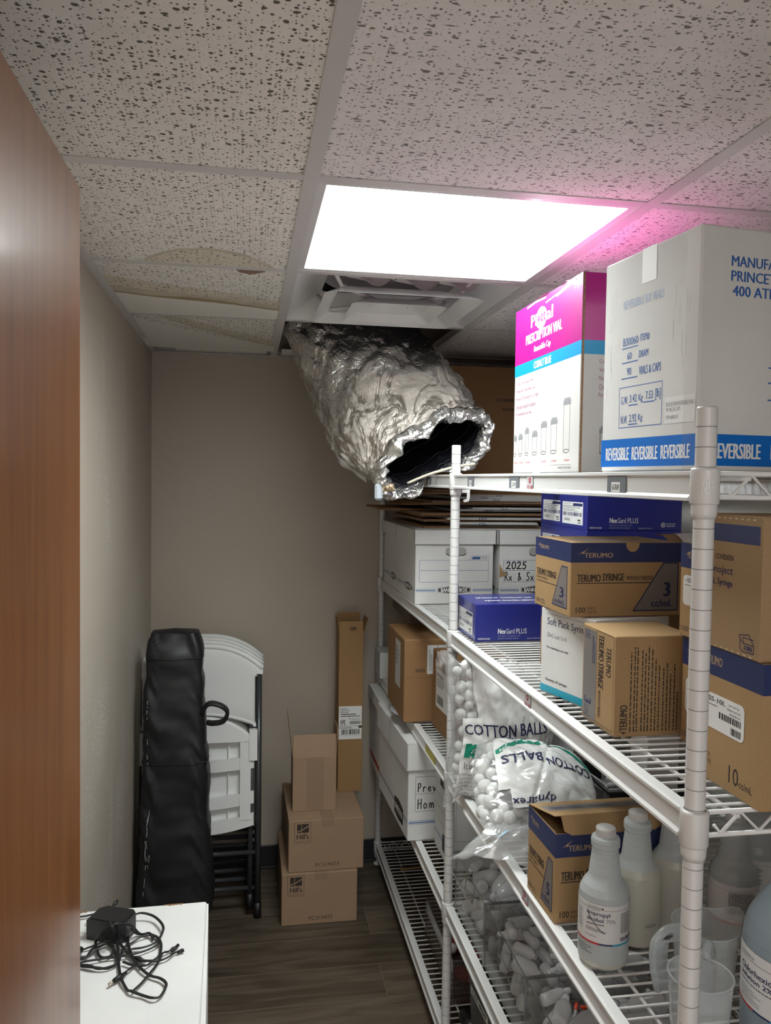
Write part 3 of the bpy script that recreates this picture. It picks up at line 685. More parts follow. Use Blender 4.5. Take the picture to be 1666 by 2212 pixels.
# torn paper facing hanging in the diffuser throat
mb=MB()
for (x,y,s_) in ((-.11,-.165,1),(.13,-.16,-1),(.02,-.15,1)):
    mb.grid(lambda a,b:(x+(a-.5)*.12+.02*math.sin(b*5),y+(b-.5)*.05,.018+.014*math.sin(a*6+b*3)+.035*b),10,5,plain('torn_insulation_facing',(.62,.56,.56),.7))
mb.obj('torn_insulation',vt)
# ================================================================== WIRE SHELVING
XS=.5643; XB=1.165; YA=.916; YM=2.1282; YE=3.318
LV=[1.667,1.233,.837,.4656,.096]; TOP=1.747
def post(name,parent,x,y,top=TOP):
    m=MB(); r=.0128; pr=[(r*.8,.03),(r,.03)]; z=.055
    m.lathe([(.0,.0),(.017,.0),(.017,.006),(.006,.010),(.006,.03)],EPOXY_G,14)
    zz=.03+(LV[0]-.0215-.03)%.0254; lo=.03
    while zz<top-.012:
        m.lathe([(r,lo),(r,zz-.0006)],EPOXY_G,20,caps=False); m.lathe([(r,zz-.0006),(r-.0012,zz-.0006),(r-.0012,zz+.0006),(r,zz+.0006)],GROOVE,20,caps=False); lo=zz+.0006; zz+=.0254
    m.lathe([(r,lo),(r,top-.002)],EPOXY_G,20,caps=False); prof=[(r,top-.002),(r-.0015,top),(.0001,top+.0005)]
    m.lathe(prof,EPOXY_G,20); o=m.obj(name,parent); o.location=(x,y,0); return o
def rail(m,y0,y1,z,front=True,x=XS-.008):
    s=1 if front else -1
    p=[(x+.018,z-.0006),(x+.002,z),(x-.003,z-.001),(x-.003,z-.005),(x,z-.007),(x,z-.030),(x-.004,z-.034),(x-.004,z-.038),(x+.002,z-.039),(x+.003,z-.006),(x+.018,z-.004)]
    if not front: p=[(XB-(q[0]-XS),q[1]) for q in p]
    m.prism(p,y0,y1,EPOXY,'y')
def deck(y0,y1,z):
    m=MB(); n=int((y1-y0-.03)/.0254); st=(y1-y0)/n
    for i in range(n+1):
        y=y0+st*i
        if i in (0,n): continue
        m.tube([(XS+.008,y,z-.004),(XB-.008,y,z-.004)],.0021,EPOXY,6)
    for x in (XS+.062,(XS+XB)/2,XB-.062): m.tube([(x,y0,z-.0092),(x,y1,z-.0092)],.0031,EPOXY,8)
    return m
def truss(m,y,z,x0=XS+.018,x1=XB-.018):
    m.tube([(x0,y,z-.003),(x1,y,z-.003)],.0033,EPOXY,8); m.tube([(x0,y,z-.033),(x1,y,z-.033)],.0033,EPOXY,8)
    pts=[(x0+.012,y,z-.020)]; x=x0+.022; up=False
    while x<x1-.01:
        pts.append((x,y,(z-.005) if up else (z-.031))); x+=.027; up=not up
    m.tube(pts,.0027,EPOXY,7)
def collar(m,x,y,z):
    m.lathe([(.0137,z+.004),(.0172,z+.003),(.0178,z),(.0178,z-.040),(.0168,z-.042),(.0137,z-.042)],EPOXY_G,24,M=Matrix.Translation((x,y,0)),caps=False)
    m.lathe([(.0160,z-.042),(.0158,z-.053),(.0142,z-.060),(.0129,z-.060)],EPOXY_G,24,M=Matrix.Translation((x,y,0)),caps=False)
def level(unit,z,y0,y1,ends,share=False):
    o=deck(y0,y1,z).obj('shelf',unit)
    m=MB(); rail(m,y0+.019,y1-.019,z); m.obj('front_rail',o)
    m=MB(); rail(m,y0+.019,y1-.019,z,False); m.obj('back_rail',o)
    for y in (y0,y1): m=MB(); truss(m,y+(.004 if y==y0 else -.004),z); m.obj('side_truss',o)
    for x in (XS,XB):
        for y in ends:
            m=MB(); collar(m,x,y,z)
            if x==XS and y==YA and z>1.5:
                text(m,Cyl(.0179,z-.030,z-.012,math.radians(225),math.radians(275),(x,y)),'NSF',.0,.0,1,1,EPOXY,bold=.02,l=1)
            m.obj('collar',o)
    return o
nu=thing('shelving_unit','white wire shelving unit with grooved front post standing nearest the doorway','shelving',(0,0,0),0,'wire shelving along the right wall')
fu=thing('shelving_unit','white wire shelving unit reaching the back wall behind the first unit','shelving',(0,0,0),0,'wire shelving along the right wall')
for x in (XS,XB):
    post('post',nu,x,YA); post('post',nu,x,YM); post('post',fu,x,YE)
NS=[level(nu,z,YA,YM,(YA,YM)) for z in LV]; FS=[level(fu,z,YM,YE,(YE,)) for z in LV]
# hook that carries the second unit on the shared post
for z,par in ((LV[0],FS[0]),):
    m=MB(); x=XS+.002; m.prism([(x+.012,z-.041),(x+.034,z-.041),(x+.034,z-.066),(x+.030,z-.074),(x+.018,z-.076),(x+.016,z-.070),(x+.026,z-.066),(x+.026,z-.050),(x+.012,z-.050)],YM-.017,YM-.012,EPOXY,'y'); m.obj('hanging_hook',par)
# tags in the label channels of the front rails
def railface(y0,y1,z,h0=-.034,h1=-.006): return Face((XS-.0095,y1,z+h0),(0,-(y1-y0),0),(0,0,h1-h0))
def dram(par,y,txt,wd):
    F=railface(y-wd/2,y+wd/2,LV[0]); m=MB(); rect(m,F,0,0,1,1,GREYLAB,1); rect(m,F,.24,.12,.70,.66,PAPER,2); text(m,F,txt,.29,.22,.66,.56,INK,l=3,bold=.01); m.obj('shelf_label',par)
dram(NS[0],1.140,'60 DRAM',.062); dram(NS[0],1.615,'20 DRAM',.062); dram(NS[0],1.947,'8 DRAM',.055); dram(FS[0],2.42,'6 DRAM',.06)
def royal(par,y,z,wd=.034):
    F=railface(y-wd/2,y+wd/2,z,-.037,-.004); m=MB(); rect(m,F,0,0,1,1,plain('pale_sticker',(.55,.55,.56),.45),1)
    for k in range(3):
        q=[(.5+(.12+.09*k)*math.cos(a)*1.0,.58+(.06+.1*k)*math.sin(a)) for a in [PI*(.15+.7*t/6) for t in range(7)]]; stroke(m,F,q,.0018,RED,2)
    poly(m,F,[(.36,.52),(.64,.52),(.60,.62),(.40,.62)],RED,2)
    text(m,F,'ROYAL CANIN',.04,.08,.96,.40,RED,bold=.02,l=2); m.obj('shelf_sticker',par)
royal(NS[0],1.518,LV[0]); royal(NS[1],1.504,LV[1]); royal(NS[2],1.495,LV[2])
m=MB(); F=railface(2.27,2.40,LV[2]); rect(m,F,0,0,1,1,PRINT_Y,1); m.obj('shelf_label',FS[2])
# ================================================================== CARTONS
def carton(name,label,cat,loc,rotz,box,group=None,part='carton'):
    t=thing(name,label,cat,loc,rotz,group); box.mb.obj(part,t); return t
def decal(t,name,fn):
    m=MB(); fn(m); return m.obj(name,t)
# ---- TOP SHELF ----------------------------------------------------
Z1=LV[0]+.0005
b=Bx(.42,.235,.334,WCARD,.003)
def rev(m,F,face):
    rect(m,F,0,.025,1,.155,BRIGHT,1)
    if face=='L':
        for k in range(3): text(m,F,'REVERSIBLE',.06+.305*k,.055,.335+.305*k,.115,WHITE_T,bold=.035)
        text(m,F,'REVERSIBLE RX VIALS',.23,.755,.66,.795,STAMP_F,bold=.02)
        text(m,F,'B30060',.235,.585,.405,.622,STAMP,bold=.012); rect(m,F,.225,.572,.405,.577,STAMP,2); text(m,F,'ITEM#',.425,.588,.525,.622,STAMP,bold=.02)
        text(m,F,'60',.285,.520,.335,.553,STAMP,bold=.012); rect(m,F,.225,.505,.405,.510,STAMP,2); text(m,F,'DRAM',.415,.518,.515,.550,STAMP,bold=.02)
        text(m,F,'90',.285,.448,.335,.482,STAMP,bold=.012); rect(m,F,.225,.432,.405,.437,STAMP,2); text(m,F,'VIALS & CAPS',.42,.44,.65,.478,STAMP,bold=.02)
        frame(m,F,.205,.205,.67,.395,.0012,STAMP,1)
        text(m,F,'G.W.',.23,.315,.305,.352,STAMP,bold=.012); text(m,F,'3.42',.325,.320,.405,.355,STAMP,bold=.012); rect(m,F,.315,.305,.415,.310,STAMP,2); text(m,F,'Kg',.425,.312,.470,.352,STAMP,bold=.012); text(m,F,'7.53',.50,.325,.575,.360,STAMP,bold=.012); rect(m,F,.475,.310,.595,.315,STAMP,2); text(m,F,'[lb]',.60,.315,.655,.365,STAMP,bold=.012)
        text(m,F,'N.W.',.23,.225,.305,.262,STAMP,bold=.012); text(m,F,'2.92',.325,.230,.405,.265,STAMP,bold=.012); rect(m,F,.315,.217,.415,.222,STAMP,2); text(m,F,'Kg',.425,.224,.470,.262,STAMP,bold=.012)
    else:
        text(m,F,'REVERSIBLE',.06,.055,.255,.118,WHITE_T,bold=.035); text(m,F,'REVERSIBLE',.295,.055,.49,.118,WHITE_T,bold=.035); text(m,F,'REVERSIBLE',.53,.055,.725,.118,WHITE_T,bold=.035)
        text(m,F,'MANUFACTURED FOR:',.115,.840,.56,.883,STAMP,bold=.02); text(m,F,'PRINCETON RX VIALS',.115,.780,.56,.823,STAMP,bold=.02); text(m,F,'400 ATLANTIC AVE',.122,.720,.53,.763,STAMP,bold=.02); text(m,F,'MA 01420',.31,.648,.52,.691,STAMP,bold=.02)
        text(m,F,'B30060',.285,.448,.42,.488,STAMP,bold=.012); rect(m,F,.275,.434,.43,.440,STAMP,2); text(m,F,'60',.33,.385,.375,.422,STAMP); rect(m,F,.275,.371,.43,.377,STAMP,2); text(m,F,'90',.33,.315,.375,.355,STAMP); rect(m,F,.275,.300,.43,.306,STAMP,2)
rev(b.mb,b.L,'L'); rev(b.mb,b.F,'F')
R=random.Random(2)
for k in range(26):
    u=R.choice((R.uniform(.05,.2),R.uniform(.6,.92))); v=R.uniform(.3,.8); h=R.uniform(.02,.12); rect(b.mb,b.L,u,v,u+.002,v+h,plain('card_scuff',(.40,.38,.36),.8),1)
t=carton('vial_carton','large white carton with blue REVERSIBLE band and stamped weights on the top shelf','box',(.600,.998,Z1),math.radians(7),b)
def f(m):
    rect(m,b.L,.70,.205,.985,.318,PAPER,4); text(m,b.L,'BLUE 60 DRAM REVERSIBLE VIALS',.715,.278,.975,.296,INK_G,l=5); text(m,b.L,'90 VIALS & CAPS',.715,.256,.85,.273,INK_G,l=5); text(m,b.L,'ITEM #800130',.715,.222,.83,.239,INK_G,l=5)
decal(t,'address_label',f)
decal(t,'paper_tape',lambda m:rect(m,b.L,.43,.845,.58,1.0,plain('white_paper_tape',(.80,.79,.78),.5),4))
m=MB(); m.add([(-.0015,.028,.001),(-.0018,-.0008,.001),(-.0018,-.0008,.332),(-.0015,.028,.332)],[(0,1,2,3)],TAPE_S); m.obj('clear_tape',t)

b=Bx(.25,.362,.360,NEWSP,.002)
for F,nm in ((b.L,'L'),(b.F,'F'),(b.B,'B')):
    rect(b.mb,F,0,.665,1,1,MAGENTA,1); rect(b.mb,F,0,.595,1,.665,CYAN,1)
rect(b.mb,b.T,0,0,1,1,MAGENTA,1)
L=b.L; m=b.mb
c=[(.435+.085*math.cos(a),.885+.062*math.sin(a)) for a in [2*PI*k/24 for k in range(24)]]; poly(m,L,c,WHITE_T,2)
text(m,L,'Pi',.27,.855,.36,.925,WHITE_T,bold=.014); text(m,L,'vet',.372,.862,.505,.915,MAGENTA,bold=.02,l=3); text(m,L,'al',.515,.855,.61,.925,WHITE_T,bold=.014)
text(m,L,'PRESCRIPTION VIAL',.19,.765,.745,.822,WHITE_T,bold=.03); text(m,L,'Reversible Cap',.33,.695,.585,.74,WHITE_T,bold=.02); text(m,L,'COBALT BLUE',.33,.608,.60,.65,WHITE_T,bold=.025)
for i,(s,u1) in enumerate((('Cobalt blue plastic vials',.325),('Veterinary imprinted caps',.36),('Passed USP testing for UV light',.42),('Child and moisture resistant',.375),('For veterinary use only',.31))):
    text(m,L,s,.035,.535-.047*i,u1,.562-.047*i,PLUM); 
    text(m,b.F,s,.14,.545-.042*i,.14+u1*.9,.572-.042*i,PLUM)
def vial(F,u0,u1,v0,v1):
    ew=.0011; mid=(u0+u1)/2; ru=(u1-u0)/2
    stroke(m,F,[(u0,v0),(u0,v1)],ew,INK_BR,1); stroke(m,F,[(u1,v0),(u1,v1)],ew,INK_BR,1)
    stroke(m,F,[(mid+ru*math.cos(a),v0+.009*math.sin(a)) for a in [2*PI*k/16 for k in range(17)]],ew,INK_BR,1)
    rect(m,F,u0-.008,v1,u1+.012,v1+.026,plain('vial_cap_print',(.20,.20,.21),.6),1); rect(m,F,u0+.004,v1+.026,u1+.002,v1+.038,INK_G,1)
    for k in range(4): rect(m,F,lerp(u0,u1,k/4),v1,lerp(u0,u1,k/4)+.003,v1+.026,INK_G,2)
for (u0,u1,v1,lab) in ((.0,.05,.20,'6 DRAM'),(.10,.155,.205,'8 DRAM'),(.215,.265,.235,'13 DRAM'),(.335,.405,.21,'16 DRAM'),(.475,.55,.255,'20 DRAM'),(.62,.70,.265,'30 DRAM'),(.795,.875,.355,'60 DRAM')):
    vial(L,max(u0,.01),u1,.115,v1); frame(m,L,u0+.012,.062,u0+.026,.072,.0005,PLUM,1); text(m,L,lab,u0+.03,.062,u0+.085,.071,RED)
vial(b.F,.16,.30,.10,.20); frame(m,b.F,.17,.063,.20,.073,.0006,INK,1)
text(m,L,'FOR DISTRIBUTION BY VETERINARY SUPPLY',.62,.04,.90,.047,INK_G); text(m,L,'MADE IN VIETNAM',.73,.024,.90,.033,INK_BR)
rect(m,L,.35,.0,.47,.095,plain('grey_tape_mark',(.58,.55,.56),.4),3)
for p,wd in (([(.50,.955),(.70,.968),(.86,.99),(.93,.997)],.003),([(.20,.985),(.34,.992),(.5,.985)],.004),([(.66,.955),(.80,.97),(.95,.985)],.0035),([(.90,.94),(.92,.99),(.94,.93),(.96,.985)],.0018)): stroke(m,L,p,wd,plain('torn_print',(.66,.50,.58),.7),2)
stroke(m,b.F,[(.012,0),(.012,1)],.004,CORR,3)
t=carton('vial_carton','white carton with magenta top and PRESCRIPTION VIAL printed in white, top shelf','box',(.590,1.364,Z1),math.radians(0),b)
m=MB()
for (x,y,dx,dy,dz) in ((.0,.08,.06,.03,.012),(.0,.17,.07,.05,.010),(.01,.27,.05,.06,.014)): m.grid(lambda a,c:(x+dx*a-.004,y+dy*c,.3615+dz*math.sin(PI*a)*(.4+.6*c)),8,6,plain('torn_tape_film',(.72,.55,.63),.4))
m.obj('torn_tape',t)

b=Bx(.46,.30,.425,KRAFT_D,.002); m=b.mb; F=b.F
stroke(m,F,[(0,.46),(1,.46)],.0016,CORR,1)
cx,cy=.42,.70
for r_ in (.030,.024): stroke(m,F,[(cx+r_/b.w*math.cos(a),cy+r_/b.h*math.sin(a)) for a in [2*PI*k/32 for k in range(33)]],.0012,CORR,1)
for k in range(7): stroke(m,F,[(cx-.028+.009*k,cy-.04),(cx-.024+.008*k,cy+.03)],.0012,CORR,1)
text(m,F,'111090153001',.56,.685,.86,.715,INK_BR,bold=.02); text(m,F,'REVISED #3',.62,.60,.82,.63,INK_BR,bold=.02)
carton('shipping_carton','plain brown carton with round stamp behind the foil duct on the top shelf','box',(.692,2.995,Z1),0,b)

# ---- SECOND SHELF -------------------------------------------------
Z2=LV[1]+.0005
def nexgard():
    b=Bx(.262,.178,.098,BLUEBOX,.0015); m=b.mb; F=b.F
    text(m,F,'Nex',.235,.20,.315,.335,WHITE_T,bold=.03); text(m,F,'Gard',.32,.20,.405,.335,WHITE_T); text(m,F,'PLUS',.425,.20,.535,.335,WHITE_T)
    text(m,F,'(afoxolaner, moxidectin, and',.235,.115,.465,.165,plain('pale_blue_text',(.35,.38,.55),.5)); text(m,F,'pyrantel chewable tablets)',.235,.045,.45,.10,plain('pale_blue_text',(.35,.38,.55),.5))
    text(m,F,'Soft Beef-Flavored Chewables',.03,.055,.155,.10,WHITE_T,bold=.02); text(m,F,'Quantity: 30 Cartons',.54,.045,.68,.085,WHITE_T)
    c=[(.80+.022*math.cos(a),.155+.058*math.sin(a)) for a in [2*PI*k/20 for k in range(21)]]; stroke(m,F,c,.0012,WHITE_T,2)
    for k in range(3): rect(m,F,.788+.009*k,.125,.793+.009*k,.19,WHITE_T,2)
    text(m,F,'Boehringer',.835,.165,.935,.205,WHITE_T,bold=.02); text(m,F,'Ingelheim',.835,.105,.925,.15,WHITE_T,bold=.02)
    text(m,b.T,'(afoxolaner, moxidectin, and',.12,.52,.72,.66,WHITE_T,bold=.02); text(m,b.T,'pyrantel chewable tablets)',.16,.25,.70,.40,WHITE_T,bold=.02)
    rect(m,b.T,.0,.08,1,.10,plain('fold_line_blue',(.03,.04,.28),.4),1)  # thin line, slightly paler blue, along the near edge of the top
    return b
def nexlabel(t,b):
    def f(m):
        L=b.L; rect(m,L,.10,.12,.86,.72,PAPER,1); text(m,L,'NexGard PLUS',.13,.655,.46,.70,INK_G,l=2); rect(m,L,.50,.61,.84,.69,NAVY,2); lines(m,L,.13,.54,.80,.63,2,INK_G,2,seed=2); lines(m,L,.13,.46,.70,.53,2,INK_G,2,seed=5)
        barcode(m,L,.13,.34,.82,.44,NAVY,seed=7); lines(m,L,.18,.20,.42,.28,2,INK,2,seed=9)
        R=random.Random(1)
        for i in range(5):
            for j in range(5):
                if R.random()<.6: rect(m,L,.68+.02*i,.15+.022*j,.70+.02*i,.172+.022*j,INK,2)
    decal(t,'carton_label',f)
b=nexgard(); t0=carton('tablet_carton','royal blue tablet carton alone at the shelf front beside the far post','box',(.584,1.980,Z2),0,b,'royal blue tablet cartons'); nexlabel(t0,b)
words=('bottom','second','third','top')
for k in range(4):
    for j,(x,y) in enumerate(((.850,1.905),(.868,2.095))):
        side='front column, long side showing' if j==0 else 'rear column, only its end showing'
        dup(t0,(x,y,Z2+.0982*k),0,'royal blue tablet carton, %s layer of the back stack, %s'%(words[k],side))
TAPER=((.18,0),(.52,1),(.98,1),(.98,0))
def terumo(w,d,h,ml,bev=.0015,front='TERUMO SYRINGE'):
    b=Bx(w,d,h,KRAFT,bev); m=b.mb
    for F in (b.F,b.L,b.B,b.R): rect(m,F,0,.735,1,1,NAVY,1)
    def swoosh(F,u,v,su,sv): poly(m,F,[(u,v),(u+su*.55,v+sv*.55),(u+su,v+sv),(u+su*.62,v+sv*.5),(u+su*.45,v),(u+su*.38,v+sv*.22)],TAN_T,2)
    F=b.F
    swoosh(F,.06,.845,.10,.085); text(m,F,'TERUMO',.115,.80,.37,.865,TAN_T,bold=.012)
    text(m,F,'TERUMO',.055,.475,.265,.575,INK_BR,bold=.035); text(m,F,'SYRINGE',.28,.485,.475,.585,INK_BR,bold=.035); text(m,F,'WITHOUT NEEDLE',.495,.495,.735,.55,INK_BR,bold=.02)
    rect(m,F,.055,.45,.74,.462,INK_BR,1)
    P=[(.565,.075),(.83,.725),(.965,.725),(.965,.075)]; poly(m,F,P,GREY_P,2); stroke(m,F,P+P[:1],.0022,NAVY_T,3)
    text(m,F,ml,.835,.265,.90,.46,NAVY_T,bold=.04,l=4); text(m,F,'cc/mL',.725,.125,.92,.225,NAVY_T,bold=.02,l=4)
    text(m,F,'100',.05,.06,.135,.135,INK_BR,bold=.01); text(m,F,'UNITS',.15,.10,.225,.135,INK_BR); text(m,F,'UNITÉS',.15,.05,.235,.092,INK_BR)
    L=b.L
    swoosh(L,.06,.88,.12,.055); text(m,L,'TERUMO',.13,.845,.40,.90,TAN_T,bold=.012)
    text(m,L,'TERUMO SYRINGE',.05,.455,.62,.55,INK_BR,bold=.035); text(m,L,'WITHOUT NEEDLE',.05,.40,.38,.435,INK_BR); rect(m,L,.05,.36,.64,.372,INK_BR,1)
    P=[(.52,.10),(.76,.66),(.91,.66),(.91,.10)]; poly(m,L,P,GREY_P,2); stroke(m,L,P+P[:1],.0020,NAVY_T,3)
    text(m,L,ml,.72,.23,.83,.37,NAVY_T,bold=.02,l=4); text(m,L,'cc/mL',.58,.13,.86,.20,NAVY_T,bold=.01,l=4)
    text(m,L,'100',.04,.055,.17,.11,INK_BR); text(m,L,'UNITS',.20,.085,.31,.11,INK_BR); text(m,L,'UNITÉS',.20,.045,.32,.075,INK_BR)
    return b
# syringe box on end (text reads sideways) and the soft pack beside it carry the 3 cc box
b=Bx(.140,.127,.1665,KRAFT,.0015); m=b.mb; L=b.L; F=b.F
rect(m,L,.03,.02,.44,.965,GREY_P,1); text(m,L,'3',.08,.17,.30,.24,NAVY_T,rot=270,bold=.02); text(m,L,'cc/mL',.08,.03,.26,.15,NAVY_T,rot=270); text(m,L,'100',.06,.86,.24,.945,NAVY_T,rot=270); lines(m,L,.30,.62,.40,.93,3,NAVY_T,rot=90,seed=3)
frame(m,L,.44,.035,.95,.985,.0008,INK_BR,1)
text(m,L,'TERUMO SYRINGE',.50,.40,.66,.955,INK_BR,rot=270,bold=.035); text(m,L,'WITHOUT NEEDLE',.51,.10,.59,.38,INK_BR,rot=270,bold=.02); text(m,L,'TERUMO',.74,.56,.88,.86,INK_BR,rot=270,bold=.02)
text(m,F,'TERUMO',.07,.06,.165,.32,INK_BR,rot=90,bold=.03)
for k,(u,h_) in enumerate(((.19,.88),(.235,.90),(.27,.93),(.33,.9),(.37,.86),(.41,.92),(.455,.90),(.50,.80),(.545,.72),(.60,.70),(.645,.75),(.69,.62),(.74,.72),(.78,.45))): lines(m,F,u,.05,u+.022,h_,1,INK_BR,rot=90,seed=20+k,fill=.7,ragged=.05)
poly(m,F,[(.07,.06),(.12,.03),(.16,.045),(.12,.05)],INK_BR,2)
carton('syringe_box','tan syringe box standing on end with sideways lettering, at the second shelf front','box',(.594,1.206,Z2),0,b)
b=Bx(.175,.165,.166,WCARD,.001); m=b.mb; L=b.L
rect(m,L,0,0,1,.085,TEAL,1); text(m,L,'Soft Pack Syringe',.12,.79,.90,.90,NAVY_T,bold=.008); text(m,L,'20mL Luer Lock',.12,.67,.50,.725,INK_G); text(m,L,'For veterinary use only',.12,.525,.53,.56,INK,bold=.02); text(m,L,'Quantity: 50 syringes',.10,.135,.52,.175,INK,bold=.02); text(m,L,'Reorder',.84,.11,.98,.15,INK); stroke(m,L,[(.10,.945),(1,.945)],.0008,INK_G,1)
carton('syringe_box','white soft pack syringe box with teal bottom band under the tan 3 cc box','box',(.6255,1.352,Z2),math.radians(14.7),b)
b=terumo(.225,.171,.138,'3'); m=b.mb
c=[(.545+.062*math.cos(a),1.0+.125*math.sin(a)) for a in [PI+PI*k/12 for k in range(13)]]; poly(m,b.F,c,KRAFT,3)
rect(m,b.T,.12,.10,.72,.75,plain('tan_print_panel',(.36,.25,.15),.6),1); lines(m,b.T,.18,.2,.66,.6,4,INK_G,2,seed=4)
carton('syringe_box','tan 3 cc syringe box lying across the soft pack box and the upended one','box',(.588,1.382,Z2+.1675),math.radians(1.5),b,)
b=terumo(.20,.12,.150,'3'); carton('syringe_box','tan syringe box tucked behind the soft pack box, only a sliver showing','box',(.664,1.605,Z2),0,b)
# stack behind the front post
def kband(w,d,h):
    b=Bx(w,d,h,KRAFT); m=b.mb
    for F in (b.F,b.L): rect(m,F,0,.735,1,1,NAVY,1)
    L=b.L; poly(m,L,[(.10,.87),(.20,.91),(.28,.92),(.22,.90),(.18,.87),(.17,.885)],TAN_T,2); text(m,L,'TERUMO',.15,.84,.46,.89,TAN_T,bold=.012); text(m,L,'100',.05,.06,.22,.115,INK_BR); text(m,L,'UNITS',.26,.09,.42,.115,INK_BR); text(m,L,'UNITÉS',.26,.05,.43,.08,INK_BR)
    return b
def ss(t,b,u0,u1,v0,v1,code,more=False):
    def f(m):
        L=b.L; rect(m,L,u0,v0,u1,v1,PAPER,5,r=.008); h=v1-v0; w=u1-u0
        def U(x): return u0+w*x
        def V(y): return v0+h*y
        text(m,L,'REF',U(.06),V(.80),U(.12),V(.85),INK,l=7); text(m,L,code,U(.15),V(.77),U(.15+.07*len(code)),V(.90),INK,l=7,bold=.01); lines(m,L,U(.06),V(.64),U(.45),V(.70),1,INK_G,7,seed=5)
        if more:
            text(m,L,'Luer Lock Tip',U(.64),V(.82),U(.88),V(.89),INK,l=7); text(m,L,'Embout Luer Lock',U(.62),V(.71),U(.92),V(.77),INK,l=7); text(m,L,'2030-03-31',U(.66),V(.59),U(.90),V(.65),INK,l=7); barcode(m,L,U(.42),V(.37),U(.93),V(.55),l=7,seed=2); barcode(m,L,U(.70),V(.08),U(.93),V(.27),l=7,seed=8)
    decal(t,'box_label',f)
b=kband(.18,.125,.172); t=carton('syringe_box','tan syringe box half hidden behind the front post, lower of two','box',(.699,1.058,Z2),0,b); ss(t,b,.10,.70,.30,.62,'SS-')
b=kband(.18,.125,.150); t=carton('syringe_box','tan syringe box half hidden behind the front post, upper of two','box',(.692,1.060,Z2+.173),0,b); ss(t,b,.08,.70,.34,.66,'SS-05L')
b2=Bx(.20,.135,.190,KRAFT,.0015); m=b2.mb; L=b2.L
for F in (b2.L,b2.F): rect(m,F,0,.79,1,1,NAVY,1)
text(m,L,'TERUMO',.02,.87,.34,.935,TAN_T,bold=.012); text(m,L,'10',.50,.075,.66,.20,INK_BR); text(m,L,'cc/mL',.67,.08,.88,.135,INK_BR); text(m,L,'UNITS',.06,.18,.17,.21,INK_BR); text(m,L,'UNITÉS',.06,.13,.19,.165,INK_BR); 
for k,(v,n) in enumerate(((.60,4),(.38,4),(.20,2),(.10,3))): lines(m,b2.F,.10,v,.9,v+.10,n,INK_BR,2,seed=40+k)
t=carton('syringe_box','tan 10 cc syringe box with SS-10L label beside the front post, lower of the pair','box',(.645,.901,Z2),0,b2); ss(t,b2,.01,.73,.40,.66,'SS-10L',True)
b=Bx(.20,.130,.186,cardboard('kraft_pale',(.37,.245,.135)),.0015); m=b.mb; L=b.L
rect(m,L,.05,.80,.95,.93,plain('faded_navy',(.04,.05,.13),.6),1); rect(m,b.F,.12,.06,.95,.93,plain('dark_navy_panel',(.008,.01,.03),.5),1)
text(m,L,'COVIDIEN',.20,.665,.52,.705,INK_BR,bold=.015); rect(m,L,.14,.655,.15,.72,INK_BR,2); text(m,L,'Monoject',.02,.545,.52,.62,NAVY_T,bold=.008); text(m,L,'6mL Syringe',.06,.46,.52,.525,NAVY_T,bold=.02)
for i in range(9): rect(m,L,.03+.10*i,.968,.075+.10*i,.978,plain('pale_perforation',(.62,.50,.34),.7),2); rect(m,L,.03+.10*i,.012,.075+.10*i,.020,plain('pale_perforation',(.62,.50,.34),.7),2)
q=[(.68,.06),(.68,.12),(.74,.10),(.90,.10),(.90,.045),(.72,.04)]; stroke(m,L,q+q[:1],.0012,NAVY_T,2); stroke(m,L,[(.68,.12),(.66,.15),(.82,.17),(.90,.10)],.0012,NAVY_T,2); stroke(m,L,[(.74,.10),(.72,.14),(.9,.14)],.0010,NAVY_T,2); text(m,L,'100',.745,.055,.875,.09,NAVY_T,bold=.03)
carton('syringe_box','pale tan syringe box with dark navy end on top of the 10 cc box','box',(.643,.908,Z2+.1905),0,b)
# open box with a curled flap and a white tub behind them
b=Bx(.20,.13,.255,KRAFT,.0015); t=carton('open_carton','open tan carton with a curled white-backed flap behind the 3 cc box','box',(.835,1.50,Z2),0,b)
m=MB(); m.grid(lambda a,c:(.02+.16*c,-.01+.10*a-.02,.256+.055*math.sin(PI*.62*a)),10,8,KRAFT); m.grid(lambda a,c:(.05+.13*c,-.012+.10*a-.02,.2575+.055*math.sin(PI*.62*a)),10,8,PAPER); m.obj('curled_flap',t)
mb=MB(); mb.lathe([(.0,.0),(.042,.0),(.044,.01),(.044,.225),(.040,.235),(.046,.236),(.046,.262),(.042,.266),(.0,.266)],CAPW,28); o=mb.obj('plastic_tub',None,(.885,1.405,Z2)); tag(o,'white plastic tub with round lid behind the tan 3 cc box','tub')
